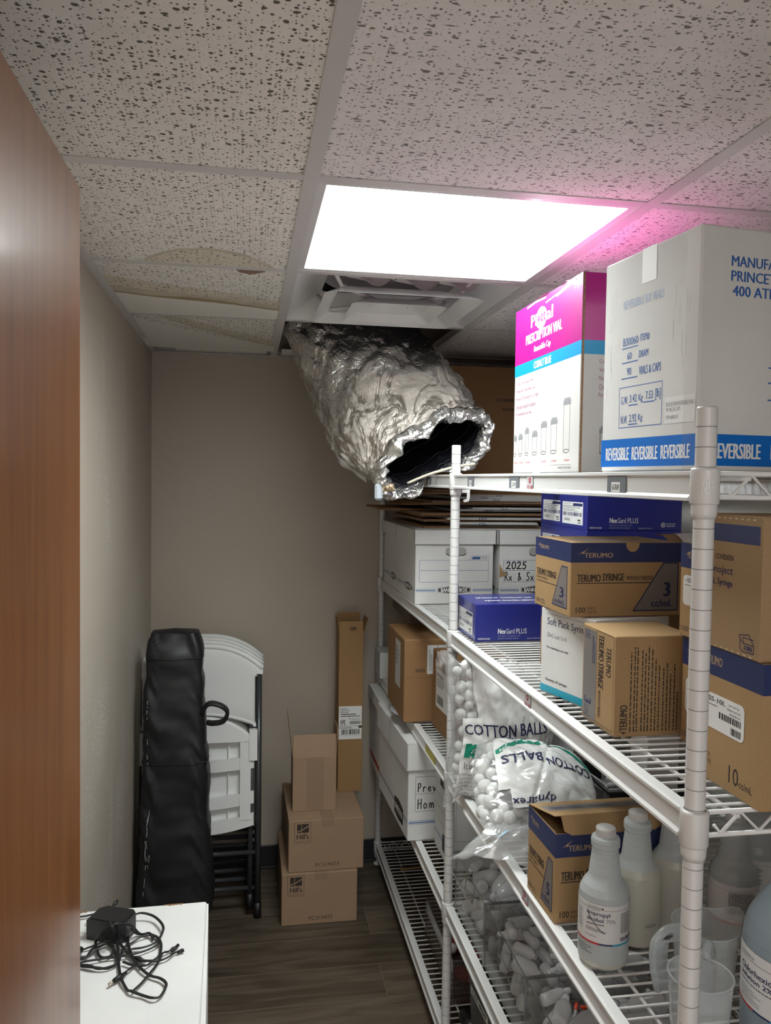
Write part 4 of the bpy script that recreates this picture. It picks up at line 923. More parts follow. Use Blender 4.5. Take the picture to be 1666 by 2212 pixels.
# ---- bankers boxes ------------------------------------------------
def bankers(w,d,h,lid,logo=True,mat=WCARD,stripe=True,form=True,hole=True):
    b=Bx(w,d,h,mat,.002); m=b.mb
    def banner(F,u0,u1,v0,v1,txt=True):
        v=(v0+v1)/2; pts=[(u0,v0+.02),( (u0+u1)/2,v0-.012),(u1,v0+.02),(u1,v1-.02),((u0+u1)/2,v1+.012),(u0,v1-.02)]; poly(m,F,pts,INK,3)
        q=[(lerp(p[0],(u0+u1)/2,.05),lerp(p[1],v,.16)) for p in pts]; stroke(m,F,q+q[:1],.0010,PAPER,4)
        if txt: text(m,F,'BANKERS BOX',lerp(u0,u1,.09),v-.026,lerp(u0,u1,.91),v+.026,WHITE_T,bold=.03,l=5)
    if stripe:
        for F in (b.F,b.L):
            for v,th,mt in ((.205,.004,BLUE_LN),(.193,.010,plain('pale_blue_band',(.45,.56,.70),.5)),(.182,.012,BLUE_LN),(.17,.004,BLUE_LN)): rect(m,F,.01,v,.99,v+th*.8,mt,1)
    if logo:
        for F,sp in ((b.F,((.29,.71),)),(b.L,((.24,.44),(.70,.92)))):
            for a,c in sp: rect(m,F,a-.03,.14,c+.03,.25,mat,2); banner(F,a,c,.145,.24)
    if form:
        F=b.F; frame(m,F,.05,.30,.94,.60,.0010,BLUE_LN,1); rect(m,F,.05,.455,.94,.46,BLUE_LN,1); poly(m,F,[(.70,.60),(.73,.655),(.94,.655),(.94,.60)],mat,2)
        stroke(m,F,[(.68,.60),(.72,.655),(.94,.655),(.94,.60)],.0010,BLUE_LN,3); poly(m,F,[(.715,.61),(.735,.645),(.83,.645),(.83,.61)],BLUE_LN,3)
        text(m,F,'713',.845,.61,.915,.645,INK,l=3)
    if hole:
        F=b.F; pts=[]
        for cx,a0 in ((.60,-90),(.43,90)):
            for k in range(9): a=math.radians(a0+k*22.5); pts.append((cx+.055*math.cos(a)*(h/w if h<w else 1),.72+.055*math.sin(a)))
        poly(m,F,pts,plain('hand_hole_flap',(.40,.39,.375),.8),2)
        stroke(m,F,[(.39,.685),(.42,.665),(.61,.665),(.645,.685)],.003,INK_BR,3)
    return b
def lid(t,w,d,z,lh,mat=WCARD,over=.008):
    m=MB(); m.box((-over,-over,z-lh+.004),(w+over,-over+.004,z+.004),mat,.001); m.box((-over,d+over-.004,z-lh+.004),(w+over,d+over,z+.004),mat,.001); m.box((-over,-over,z-lh+.004),(-over+.004,d+over,z+.004),mat,.001); m.box((w+over-.004,-over,z-lh+.004),(w+over,d+over,z+.004),mat,.001); m.box((-over,-over,z+.0005),(w+over,d+over,z+.0045),mat,.0015)
    m.box((-over-.0012,d*.52,z-lh+.004),(-over,d*.52+.002,z+.004),INK_G); return m.obj('lid',t)
b=bankers(.270,.62,.248,.05); t=carton('storage_box','long white file storage box with blank form, left of two under the flattened cartons','box',(.556,2.600,Z2),0,b,'white file boxes on the second shelf'); lid(t,.270,.62,.2485,.05)
b=bankers(.270,.62,.248,.05); m=b.mb; hand(m,b.F,'2025',.08,.48,.36,.58,.004); hand(m,b.F,'Rx & Sx',.06,.32,.46,.435,.0032)
poly(m,b.F,[(-.0,.36),(.0,.55),(.04,.46),(.10,.40)],KRAFT,4)
t=carton('storage_box','white file storage box handwritten 2025 Rx & Sx under the flattened cartons','box',(.846,2.590,Z2),0,b,'white file boxes on the second shelf'); lid(t,.270,.62,.2485,.05)
# flattened cartons heaped on the two lids
R=random.Random(11); z=Z2+.2535; ordn=('bottom','second','third','fourth','fifth','sixth','seventh','eighth','ninth','tenth','eleventh','twelfth','thirteenth','fourteenth','fifteenth','sixteenth','seventeenth','top')
for i in range(18):
    th=R.uniform(.0058,.0080); white=i in (1,2,4,8,9,13,14,15); w_=R.uniform(.40,.54); d_=R.uniform(.44,.60); x=.575+R.uniform(0,.035)+(.03*R.random() if i>9 else 0); y=2.615+R.uniform(0,.05)+(.02 if i>11 else 0)
    if white: x+=R.uniform(.08,.16); w_-=.12
    if i in (7,10): x-=.10 if i==7 else .05; w_+=.06; y+=.20; d_-=.16
    w_=min(w_,1.135-x); d_=min(d_,3.29-y); m=MB()
    top_=WCARD_G if white else (KRAFT_D if i%3 else KRAFT_H)
    m.box((0,0,0),(w_,d_,th*.47),top_,.0006); m.box((.004*R.random(),.006*R.random(),th*.53),(w_-.01*R.random(),d_-.01,th),top_,.0006); m.box((.004,.004,th*.47),(w_-.012,d_-.014,th*.53),CORR)
    F=Face((0,0,0),(w_,0,0),(0,0,th))
    if not white: rect(m,F,.02,.04,.97,.44,CORR if i%2 else CORR_L,2); rect(m,F,.02,.58,.95,.95,CORR_L if i%2 else CORR,2)
    else:
        for k in range(4): rect(m,F,.30+.02*k,.0,.307+.02*k,1,NAVY,2)
    o=m.obj('flattened_carton',None,(x,y,z),math.radians(R.uniform(-1.2,1.2) if i not in (7,10) else 0))
    tag(o,'%s flattened %s carton, %s of the flat stack above the file boxes'%('white' if white else 'brown', 'file-box' if white else 'shipping', ordn[i]+(' from the bottom' if 0<i<17 else '')),'cardboard','flattened cartons in a stack'); z+=th+.0002
# ---- THIRD SHELF, far end --------------------------------------------
Z3=LV[2]+.0005
mb=MB(); mb.lathe([(0,0),(.125,0),(.130,.002),(.130,.004),(0,.004)],plain('grey_plastic_disc',(.42,.41,.45),.35),48); o=mb.obj('round_tray',None,(.632,2.73,Z3)); tag(o,'thin round grey tray under the big brown carton, overhanging the third shelf','tray')
b=Bx(.30,.305,.278,KRAFT_D,.003); m=b.mb; rect(m,b.F,0,.535,1,.545,CORR,1); text(m,b.F,'CUT',.12,.605,.235,.645,INK_BR,rot=180,bold=.03); 
stroke(m,b.F,[(.0,.93),(1,.93)],.001,CORR,1); stroke(m,b.T,[(.0,.5),(1,.5)],.0015,CORR,1); lines(m,b.T,.35,.2,.8,.4,3,INK_BR,2,seed=6)
t=carton('shipping_carton','big brown carton with white labels overhanging the third shelf near the back','box',(.518,2.574,Z3+.0045),0,b)
def f(m): rect(m,b.L,.48,.35,.78,.92,plain('peeled_label',(.55,.54,.53),.45),2); lines(m,b.L,.5,.6,.68,.85,5,INK_G,3,seed=2)
decal(t,'peeled_label',f)
def f(m):
    rect(m,b.F,.26,.58,.72,.93,PAPER,3); lines(m,b.F,.28,.62,.31,.90,2,INK_G,4,seed=4,rot=90); lines(m,b.F,.335,.62,.36,.90,1,INK,4,seed=7,rot=90); lines(m,b.F,.40,.62,.43,.88,1,INK_G,4,seed=8,rot=90); rect(m,b.F,.375,.58,.38,.93,INK,4); rect(m,b.F,.50,.88,.515,.915,INK,4); rect(m,b.F,.54,.88,.55,.915,INK,4); lines(m,b.F,.42,.80,.60,.84,1,INK_G,4,seed=9)
decal(t,'shipping_label',f)
b=Bx(.22,.205,.258,KRAFT_D,.003); t=carton('shipping_carton','brown carton with barcode label beside the cotton ball bag on the third shelf','box',(.622,2.352,Z3),math.radians(3),b)
def f(m): rect(m,b.L,.20,.30,.80,.78,PAPER,2); text(m,b.L,'YETNAX',.26,.68,.60,.73,INK,l=3,bold=.02); lines(m,b.L,.26,.56,.66,.67,3,INK_G,3,seed=3); barcode(m,b.L,.26,.35,.60,.46,l=3)
decal(t,'shipping_label',f)
b=Bx(.20,.122,.106,WCARD_G,.002); m=b.mb; frame(m,b.F,.30,.08,.62,.92,.0010,INK,1); rect(m,b.F,.30,.49,.62,.51,INK,1); poly(m,b.F,[(.37,.74),(.46,.86),(.55,.74)],INK,2); stroke(m,b.F,[(.46,.74),(.46,.60),(.43,.60)],.0014,INK,2); stroke(m,b.F,[(.46+.05*math.cos(a),.30+.08*math.sin(a)) for a in [2*PI*k/12 for k in range(13)]],.001,INK,2); lines(m,b.T,.25,.3,.75,.75,4,INK_G,2,seed=3)
carton('small_carton','small white carton with umbrella symbol at the back end of the third shelf','box',(.538,3.178,Z3),0,b)
b=Bx(.26,.26,.272,GCARD,.002); carton('grey_carton','shaded grey carton behind the big brown carton under the wooden tray','box',(.79,2.90,Z3),0,b)
t=thing('wooden_tray','shallow weathered wooden tray lying on cartons just under the second shelf','tray',(.600,2.885,Z3+.284))
m=MB(); w_,d_,h_=.34,.36,.034
m.box((0,0,0),(w_,.016,h_),WOODFR,.002); m.box((0,d_-.016,0),(w_,d_,h_),WOODFR,.002); m.box((0,.016,0),(.016,d_-.016,h_),WOODFR,.002); m.box((w_-.016,.016,0),(w_,d_-.016,h_),WOODFR,.002); m.obj('tray_frame',t)
m=MB(); m.box((.016,.016,.003),(w_-.016,d_-.016,.009),DARKWD); m.obj('tray_bottom',t)
# white and mauve cartons seen through the wires behind the bottles
b=Bx(.075,.075,.262,WCARD_G,.0015); m=b.mb; lines(m,b.F,.2,.15,.8,.45,8,INK_G,2,seed=4); frame(m,b.F,.12,.1,.88,.5,.0006,INK_G,1); carton('small_carton','tall narrow white carton at the back of the third shelf behind the bottles','box',(.860,1.585,Z3),0,b)
b=Bx(.10,.07,.165,WCARD_G,.0015); m=b.mb; rect(m,b.F,0,.25,.55,.98,MAUVE,1); text(m,b.F,'NOX',.12,.5,.42,.72,WHITE_T); lines(m,b.F,.62,.1,.9,.9,9,INK_G,2,seed=5); carton('small_carton','small mauve and white carton behind the bottles on the third shelf','box',(.80,1.42,Z3),0,b)
# ---- FOURTH SHELF boxes ------------------------------------------------
Z4=LV[3]+.0005
b=bankers(.30,.475,.322,.09,form=False,hole=False,logo=False); m=b.mb
frame(m,b.F,.08,.30,.80,.66,.0010,INK,1); rect(m,b.F,.08,.48,.80,.484,INK_G,1); hand(m,b.F,'Prev Care',.10,.505,.62,.59,.0034); hand(m,b.F,'Home a',.10,.33,.50,.43,.0034)
pts=[(.58,.07),(.72,.05),(.86,.07),(.86,.24),(.72,.27),(.58,.24)]; poly(m,b.L,pts,INK,3); text(m,b.L,'BANKERS BOX',.60,.12,.84,.19,WHITE_T,l=4,bold=.03)
t=carton('storage_box','white file storage box handwritten Prev Care Home, on the fourth shelf','box',(.526,2.515,Z4),math.radians(2),b); lid(t,.30,.475,.3225,.09)
b=bankers(.28,.265,.318,.05,logo=False,form=False,hole=False,stripe=False); m=b.mb; rect(m,b.L,0,.10,1,.16,RED,1)
for k in range(6): rect(m,b.L,.03,.30+.10*k,.97,.304+.10*k,INK_G,1)
t=carton('storage_box','white file storage box with red stripe and ruled side in the back corner','box',(.520,3.022,Z4),0,b); lid(t,.28,.265,.3185,.05)
b=bankers(.34,.185,.285,.05,logo=False,form=False,hole=False); m=b.mb
for k in range(4): stroke(m,b.L,[(0,.36+.14*k),(1,.36+.14*k)],.0012,INK,1)
pts=[(.55,.10),(.75,.08),(.95,.10),(.95,.27),(.75,.29),(.55,.27)]; poly(m,b.L,pts,INK,3); rect(m,b.L,.35,.77,.62,.86,INK_BR,2)
frame(m,b.F,.06,.30,.94,.86,.0010,INK_G,1); rect(m,b.F,.10,.80,.30,.90,INK_BR,2); rect(m,b.F,.15,.82,.27,.84,plain('box_tag_yellow',(.3,.26,.1),.6),3)
t=carton('storage_box','white file storage box with hand hole behind the far post, beside the clear bins','box',(.612,2.308,Z4),0,b)
# ================================================================== THIRD SHELF, near end
# open 5 cc syringe box
w_,d_,h_=.215,.136,.168
b=terumo(w_,d_,h_,'5')
keep=MB()
t=thing('syringe_box','open tan 5 cc syringe box with its lid flap ajar beside the alcohol bottles','box',(.562,1.359,Z3),math.radians(1))
# open top: walls only, so drop the top face and add an inner shell
mbx=b.mb; nf=[];nm=[];ns=[]
for q,mi,sm in zip(mbx.f,mbx.mi,mbx.sm):
    zs=[mbx.v[i][2] for i in q]
    if len(q)==4 and min(zs)>h_-.0005: continue
    nf.append(q);nm.append(mi);ns.append(sm)
mbx.f,mbx.mi,mbx.sm=nf,nm,ns
i_=.003; mbx.add([(i_,i_,.01),(w_-i_,i_,.01),(w_-i_,d_-i_,.01),(i_,d_-i_,.01),(i_,i_,h_-.001),(w_-i_,i_,h_-.001),(w_-i_,d_-i_,h_-.001),(i_,d_-i_,h_-.001)],[(0,1,2,3),(0,4,5,1),(1,5,6,2),(2,6,7,3),(3,7,4,0)],KRAFT)
mbx.obj('carton',t)
m=MB(); A=math.radians(-13); M=Matrix.Translation((0,d_,h_))@Matrix.Rotation(A,4,'X')   # lid hinged on the far edge, front raised
m.box((0,-d_*.97,0),(w_,0,.002),KRAFT,.0005,M=M); F=Face(M@Vector((0,-d_*.97,.0021)),(M@Vector((w_,-d_*.97,.0021)))-(M@Vector((0,-d_*.97,.0021))),(M@Vector((0,0,.0021)))-(M@Vector((0,-d_*.97,.0021))))
rect(m,F,.03,.34,1,.72,GREY_P,1); text(m,F,'TERUMO SYRINGE',.08,.42,.40,.58,NAVY_T,bold=.02,l=2); lines(m,F,.45,.44,.7,.56,2,NAVY_T,2,seed=5)
m.obj('lid',t)
m=MB(); M2=M@Matrix.Translation((0,-d_*.97,0))@Matrix.Rotation(math.radians(88),4,'X')
pts=[(.012,0),(w_-.002,0),(w_-.004,-.026),(w_-.02,-.034),(.03,-.034),(.016,-.026)]; m.prism(pts,0,.002,KRAFT,'z',M=M2); m.obj('tuck_flap',t)
m=MB(); M3=Matrix.Translation((0,.02,h_-.004))@Matrix.Rotation(math.radians(18),4,'Y'); m.box((0,0,0),(.06,d_-.04,.002),KRAFT,M=M3); m.obj('dust_flap',t)
for k,(x,y) in enumerate(((.06,.04),(.11,.045),(.15,.06))):
    o=MB(); o.tube([(x,y,.135),(x+.05,y+.012,.142)],.0075,FILM,10); o.tube([(x+.05,y+.012,.142),(x+.062,y+.015,.1435)],.011,CAPW,10); q=o.obj('syringe',None,(.562,1.359,Z3)); tag(q,'wrapped syringe lying in the open tan 5 cc box','syringe','syringes in the open box')
# ---- bottles ---------------------------------------------------------
BP=[(.020,0),(.034,.002),(.0385,.008),(.0395,.016),(.0395,.128),(.0385,.140),(.034,.153),(.0270,.164),(.0255,.168)]
zz=.170
for k in range(11): BP+=[(.0252-.00042*k,zz),(.0243-.00042*k,zz+.0022)]; zz+=.0046
BP+=[(.0205,.222),(.0225,.225),(.0228,.236),(.0215,.241),(.0150,.2445),(.0145,.2465)]
KR,KZ=1.06,.885; BP=[(r_*KR,z_*KZ) for r_,z_ in BP]
def bottle(name,label,loc,liquid,rotz=0,group=None):
    t=thing(name,label,'bottle',loc,rotz,group)
    m=MB(); m.lathe(BP,HDPE,40,matfn=lambda z: HDPE_L if z<liquid else HDPE); m.obj('bottle_body',t)
    m=MB(); S_=Matrix.Diagonal((KR,KR,KZ,1)); m.lathe([(.0146,.2425),(.0146,.2430),(.0152,.2432),(.0152,.2585),(.0140,.2600),(0,.2600)],CAPW,36,M=S_)
    for k in range(36):
        a=2*PI*k/36; m.box((.0150,-.0005,.2445),(.0156,.0005,.2575),CAPW,M=S_@Matrix.Rotation(a,4,'Z'))
    text(m,Face((-.006,-.006,.26005*KZ),(.012,0,0),(0,.012,0)),'28',.25,.3,.75,.7,plain('cap_emboss',(.52,.51,.50),.5),l=1); m.obj('cap',t)
    return t
IR=plain('brown_plum_ink',(.10,.03,.05),.6)
def alcohol_label(t,kind):
    m=MB(); F=Cyl(.0397*KR,.047,.114,math.radians(120),math.radians(395)); rect(m,F,0,0,1,1,plain('bottle_label_paper',(.70,.685,.68),.45),1)
    for (a,c,mt) in ((0,.52,RED),(.52,.63,NAVY),(.63,1,TEAL)) if kind==0 else ((0,1,RED),): rect(m,F,a,0,c,.045,mt,2)
    if kind==0:
        # u: front of the label faces the aisle corner
        rect(m,F,.0,.885,1,.890,IR,2); text(m,F,'COVETRUS',.42,.905,.53,.945,INK_BR,l=2); c=[(.545+.008*math.cos(a),.925+.022*math.sin(a)) for a in [2*PI*k/14 for k in range(14)]]; poly_c=[F.at(u,v,2) for u,v in c]; m.add(poly_c,[tuple(range(14))],INK_BR)
        text(m,F,'NDC 11695-2173',.42,.845,.52,.872,INK_G,l=2)
        text(m,F,'Isopropyl',.415,.70,.605,.825,NAVY_T,l=2,bold=.012); text(m,F,'alcohol',.415,.575,.555,.675,NAVY_T,l=2,bold=.012); text(m,F,'70%',.575,.575,.65,.665,INK_G,l=2)
        for pts in ([(.42,.79),(.44,.66),(.48,.52),(.53,.38),(.565,.31)],[(.41,.475),(.47,.50),(.56,.515)]):
            for p,q in zip(pts[:-1],pts[1:]): m.tube([F.at(*p,2.2),F.at(lerp(p[0],q[0],.5),lerp(p[1],q[1],.5),2.2),F.at(*q,2.2)],.0005,INK,5)
        text(m,F,'For animal use only',.405,.36,.525,.40,INK,l=2,bold=.02); text(m,F,'Keep out of reach of children',.405,.315,.575,.355,INK,l=2,bold=.02); text(m,F,'32 fl oz (946 mL)',.40,.17,.50,.205,INK,l=2,bold=.01)
        for k in range(13): lines(m,F,.70,.78-.04*k,.84,.805-.04*k,1,INK,2,seed=k,fill=.6)
        for k in range(11): lines(m,F,.30,.74-.045*k,.37,.765-.045*k,1,INK_G,2,seed=50+k,fill=.6)
        barcode(m,F,.70,.10,.80,.20,NAVY,2,seed=5,n=14); barcode(m,F,.815,.12,.845,.24,INK,2,seed=6,n=6)
    else:
        rect(m,F,.0,.865,1,.870,IR,2)
        for k in range(15): lines(m,F,.36,.80-.037*k,.60,.822-.037*k,1,INK,2,seed=70+k,fill=.7,ragged=.2)
        text(m,F,'AHA',.45,.135,.485,.165,INK,l=2); lines(m,F,.36,.12,.42,.15,1,INK,2,seed=3)
        text(m,F,'Isopropyl',.70,.62,.86,.76,NAVY_T,l=2); text(m,F,'alcohol 70%',.70,.45,.90,.57,NAVY_T,l=2); lines(m,F,.7,.2,.8,.26,2,INK,2,seed=8)
    m.obj('bottle_label',t)
t=bottle('spray_bottle','nearest milky bottle with crossed-out Isopropyl alcohol label, white cap',(.604,1.245,Z3),.042,math.radians(-28)); alcohol_label(t,0)
m=MB(); F=Cyl(.0397*KR,.027,.041,math.radians(200),math.radians(250)); lines(m,F,0,0,1,1,3,INK_G,1,seed=4); m.obj('batch_print',t)
t=bottle('spray_bottle','unlabelled milky bottle with white cap just behind the isopropyl bottle',(.690,1.298,Z3),.14)
m=MB(); F=Cyl(.0397*KR,.040,.047,math.radians(265),math.radians(300)); lines(m,F,0,0,1,1,2,INK_G,1,seed=9); m.obj('batch_print',t)
t=bottle('spray_bottle','milky bottle in shade left of the front post, partly behind other bottles',(.776,1.322,Z3),.13)
t=bottle('spray_bottle','milky bottle with red-striped back label right behind the front post',(.862,1.270,Z3),.045,math.radians(8)); alcohol_label(t,1)
t=bottle('spray_bottle','rearmost milky bottle half hidden by the blue jug',(.965,1.350,Z3),.045,math.radians(-35)); alcohol_label(t,1)
# blue antiseptic jug
t=thing('antiseptic_jug','big blue-filled jug with Chlorhexidine label at the right edge of the third shelf','jug',(.792,1.003,Z3),math.radians(-20))
JP=[(.060,0),(.072,.003),(.0775,.012),(.078,.02),(.078,.150),(.0765,.165),(.071,.185),(.060,.206),(.042,.232),(.024,.252),(.019,.257),(.0185,.262)]
JH=translucent('jug_plastic_above_liquid',(.42,.50,.56),.10,.40,.35,.10)
m=MB(); m.lathe(JP,HDPE,48,matfn=lambda z: HDPE_B if z<.062 else JH); m.obj('jug_body',t)
m=MB(); m.lathe([(.0195,.257),(.0205,.258),(.0205,.276),(.019,.278),(0,.278)],CAPW,32); m.obj('cap',t)
m=MB(); pts=spline([(.018,-.012,.245),(.045,-.032,.243),(.064,-.042,.228),(.072,-.046,.20),(.070,-.044,.165)],6); m.tube([(p.x*-.15+.02-.02,p.y*1.35-.012,p.z) for p in pts],[.012]*5+[.013]*(len(pts)-5),JH,12); m.obj('handle',t)
m=MB(); F=Cyl(.0783,.066,.150,math.radians(140),math.radians(330)); rect(m,F,0,0,1,1,plain('bottle_label_paper',(.70,.685,.68),.45),1); rect(m,F,0,.0,.34,.035,RED,2); rect(m,F,.34,.0,.45,.035,NAVY,2); rect(m,F,.45,.0,1,.035,TEAL,2)
rect(m,F,0,.82,1,.826,IR,2); text(m,F,'COVETRUS',.22,.865,.34,.905,INK_BR,l=2); text(m,F,'Chlorhexidine',.22,.60,.52,.71,NAVY_T,l=2,bold=.012); text(m,F,'solution 2%',.22,.48,.46,.565,NAVY_T,l=2,bold=.012); lines(m,F,.22,.40,.50,.43,1,INK,2,seed=3,ragged=.05); 
for k in range(5): lines(m,F,.22,.30-.05*k,.40,.325-.05*k,1,INK_G,2,seed=k)
barcode(m,F,.60,.05,.70,.16,l=2,n=12); m.obj('jug_label',t)
# measuring jugs
def mjug(label,loc,rotz,r,h,grad=True):
    t=thing('measuring_jug',label,'jug',loc,rotz,'clear plastic measuring jugs')
    m=MB(); n=44; rows=[]
    def R_(a,z):
        k=z/h; rr=lerp(r*.80,r,k); 
        sp=max(0,math.cos(a))**14*max(0,(k-.72)/.28)**1.6
        return rr*(1+.42*sp), z+ .010*sp
    def wall(off,z0,z1,nz,flip):
        m.grid(lambda u,v:( (R_(2*PI*u,lerp(z0,z1,v))[0]-off)*math.cos(2*PI*u),(R_(2*PI*u,lerp(z0,z1,v))[0]-off)*math.sin(2*PI*u),R_(2*PI*u,lerp(z0,z1,v))[1]),n,nz,HDPE_C,True,flip)
    wall(0,0,h,10,False); m.lathe([(0,0.002),(r*.79,.002)],HDPE_C,n,caps=False)
    rim=[(R_(2*PI*k/n,h)[0]*math.cos(2*PI*k/n),R_(2*PI*k/n,h)[0]*math.sin(2*PI*k/n),R_(2*PI*k/n,h)[1]) for k in range(n)]; m.tube(rim,.0018,HDPE_C,8,closed=True)
    if grad:
        F=Cyl(r*.92,h*.25,h*.8,math.radians(-60),math.radians(-20)); 
        for k in range(8): rect(m,F,.1,k/8,.3+.2*(k%2),k/8+.015,INK_G,6)
        for k,s in enumerate(('100','200','300')): text(m,F,s,.6,.2+.25*k,.95,.28+.25*k,INK_G,l=6)
    m.obj('jug_body',t)
    m=MB(); hp=spline([(-r*.95,0,h*.97),(-r-.022,0,h*.985),(-r-.038,0,h*.93),(-r-.041,0,h*.72),(-r-.036,0,h*.48),(-r-.030,0,h*.30)],6)
    for s in (-1,1):
        m.grid(lambda u,v:(hp[int(u*(len(hp)-1))].x+(.0 if u<.25 else (v-.5)*.020),s*.0085,hp[int(u*(len(hp)-1))].z+((v-.5)*.016 if u<.25 else 0)),len(hp)-1,2,HDPE_C,True,s<0)
    m.tube([(p.x-(.010 if i>10 else 0),p.y,p.z+(.008 if i<=10 else 0)) for i,p in enumerate(hp)],.0068,HDPE_C,10)
    for k in range(6):
        p=hp[14+int(k*2.6)] if 14+int(k*2.6)<len(hp) else hp[-1]; m.box((p.x-.010,-.009,p.z-.001),(p.x+.010,.009,p.z+.001),HDPE_C)
    m.obj('handle',t); return t
mjug('clear measuring jug with finger-grip handle behind the front post',(.716,1.122,Z3),math.radians(12),.050,.122)
mjug('taller clear measuring beaker in front of the jug with the grip handle',(.624,.986,Z3),math.radians(-130),.043,.135)
# ---- black bins with packaged supplies ---------------------------------
def blackbin(label,loc,rotz,w_,d_,h_,txt=None):
    t=thing('storage_bin',label,'bin',loc,rotz); m=MB(); k=.003; ta=.012
    def sh(o,z0,z1):
        a=[(ta+o,ta+o,z0),(w_-ta-o,ta+o,z0),(w_-ta-o,d_-ta-o,z0),(ta+o,d_-ta-o,z0),(o,o,z1),(w_-o,o,z1),(w_-o,d_-o,z1),(o,d_-o,z1)]; return a
    A=sh(0,0,h_); B_=sh(k,k,h_)
    m.add(A,[(0,3,2,1),(0,1,5,4),(1,2,6,5),(2,3,7,6),(3,0,4,7)],BLKPL); m.add(B_,[(0,1,2,3),(0,4,5,1),(1,5,6,2),(2,6,7,3),(3,7,4,0)],BLKPL); m.add(A[4:]+B_[4:],[(0,1,5,4),(1,2,6,5),(2,3,7,6),(3,0,4,7)],BLKPL)
    m.tube([(-.003,-.003,h_),(w_+.003,-.003,h_),(w_+.003,d_+.003,h_),(-.003,d_+.003,h_)],.005,BLKPL,8,closed=True); m.obj('bin_body',t)
    if txt:
        m=MB(); F=Face((.0018,d_-.02,h_*.76),(0,-.155,.012),(-.0012,0,.024),n=(-1,0,0)); rect(m,F,0,0,1,1,PAPER,2); text(m,F,txt,.10,.2,.9,.8,INK,l=6,bold=.02); m.obj('bin_label',t)
    return t
blackbin('black plastic bin of wrapped supplies behind the lying cotton ball bag',(.832,1.700,Z3),0,.235,.19,.098,'TEGADERM')
mb=MB(); mb.box((0,0,0),(.15,.16,.235),BLKPL,.004); mb.box((.02,-.002,.03),(.13,0,.20),BLKRUB,.002); o=mb.obj('storage_case',None,(.705,2.03,Z3)); tag(o,'tall black plastic case behind the standing cotton ball bag','case')
def pouch(label,loc,rot,s=1,seed=0):
    m=MB(); R=random.Random(seed)
    for sd in (1,-1): m.grid(lambda u,v:((u-.5)*.12*s,(v-.5)*.09*s,sd*.016*s*math.sin(PI*u)**.6*math.sin(PI*v)**.6+.012*s*noise.noise(Vector((u*5+seed,v*4,seed)))),16,12,FILM,True,sd<0)
    for k in range(3): m.tube([(-.035*s,(-.02+.018*k)*s,0),(.035*s,(-.018+.02*k)*s,.002)],.006*s,COTTON if k else CAPW,8)
    o=m.obj('supply_pouch',None,loc); o.rotation_euler=rot; return tag(o,label,'pouch','clear pouches in the black bin')
pouch('clear crinkled pouch standing up in the black bin, nearest the cotton bag',(.865,1.740,Z3+.100),(1.1,.2,.4),.72,1)
pouch('clear crinkled pouch lying across the middle of the black bin',(.935,1.800,Z3+.092),(.5,-.2,1.1),.78,2); pouch('clear crinkled pouch at the far right of the black bin',(1.010,1.845,Z3+.098),(.9,.4,-.5),.70,3)
mb=MB(); mb.grid(lambda u,v:((u-.5)*.09,(v-.5)*.02+.01*math.sin(u*4),v*.085+.012*math.sin(u*5)),10,8,plain('folded_paper_sheet',(.62,.64,.68),.6)); o=mb.obj('folded_leaflet',None,(.800,1.945,Z3+.085)); o.rotation_euler=(.2,.3,.5); tag(o,'folded pale leaflet sticking up behind the black bin','paper')
# ---- bags of cotton balls -------------------------------------------------
def nz(x,y,z): return noise.noise(Vector((x,y,z)))
BALL=MB(); BALL.lathe([(.0001,-.0125)]+[(.0135*math.sin(a)*(1+.0*a),-.0125*math.cos(a)) for a in [PI*k/8 for k in range(1,8)]]+[(.0001,.0125)],COTTON,12,caps=False)
BALLO=[None]
def ball(p,label,grp,R):
    if BALLO[0] is None: o=BALL.obj('cotton_ball'); BALLO[0]=o
    else: o=BALLO[0].copy(); COL.objects.link(o)
    o.location=p; o.rotation_euler=(R.random()*6,R.random()*6,0); s=.9+.3*R.random(); o.scale=(s,s*(1+.25*R.random()),s); tag(o,label,'cotton ball',grp); return o
# bag 1, standing
t=thing('cotton_ball_bag','clear and white bag reading COTTON BALLS upright, standing behind the other bag','bag',(0,0,0),0,'bags of cotton balls')
def side(v):   # left edge of the bag (v from the foot up)
    return .500+.020*math.sin(v*3.0)-.018*v**3+.010*nz(v*6,3,1)
def B1(u,v,l=0):
    xl=side(v); xr=.800+.006*nz(v*5,7,2); x=lerp(xl,xr,u); z=Z3+.006+v*.375+.010*nz(u*3,v*3,4)*min(1,v*6)-.03*max(0,min(1,(.545-x)/.03))*(1-u)**3*(v<.5)*(1-v*2)
    th=.062*(max(0,math.sin(PI*min(1,max(0,u))))**.55)*(max(.0,math.sin(PI*(.06+.90*v)))**.5)*(1-.35*v)
    wr=.007*nz(u*6,v*7,1.3)+.007*abs(nz(u*11+v*5,v*8,2.2))+.004*abs(nz(u*24-v*9,v*19,6.2))
    k=min(1,max(0,(x-.505)/.03)); z=min(z,lerp(1.222,1.186,k))
    return Vector((x,1.955-th+wr*(th>.004)-l,z))
def B1b(u,v): p=B1(u,v); return Vector((p.x,1.955*2-p.y+.004,p.z))
def b1mat(u,v): return BAGW if (u>.20 and v>.02) else FILM
m=MB(); m.grid(B1,60,72,FILM,True,False,matfn=lambda u,v: FILM); m.grid(B1b,22,28,FILM,True,True); m.obj('clear_film',t)
S1=Surf(lambda u,v,l:B1(u,v,l+.0022),.3,.375); m=MB(); rect(m,S1,.215,.56,.985,.995,BAGW,1); rect(m,S1,.085,.02,.985,.56,BAGW,1)
text(m,S1,'COTTON BALLS',.095,.435,.865,.515,NAVY_T,l=3,bold=.014)
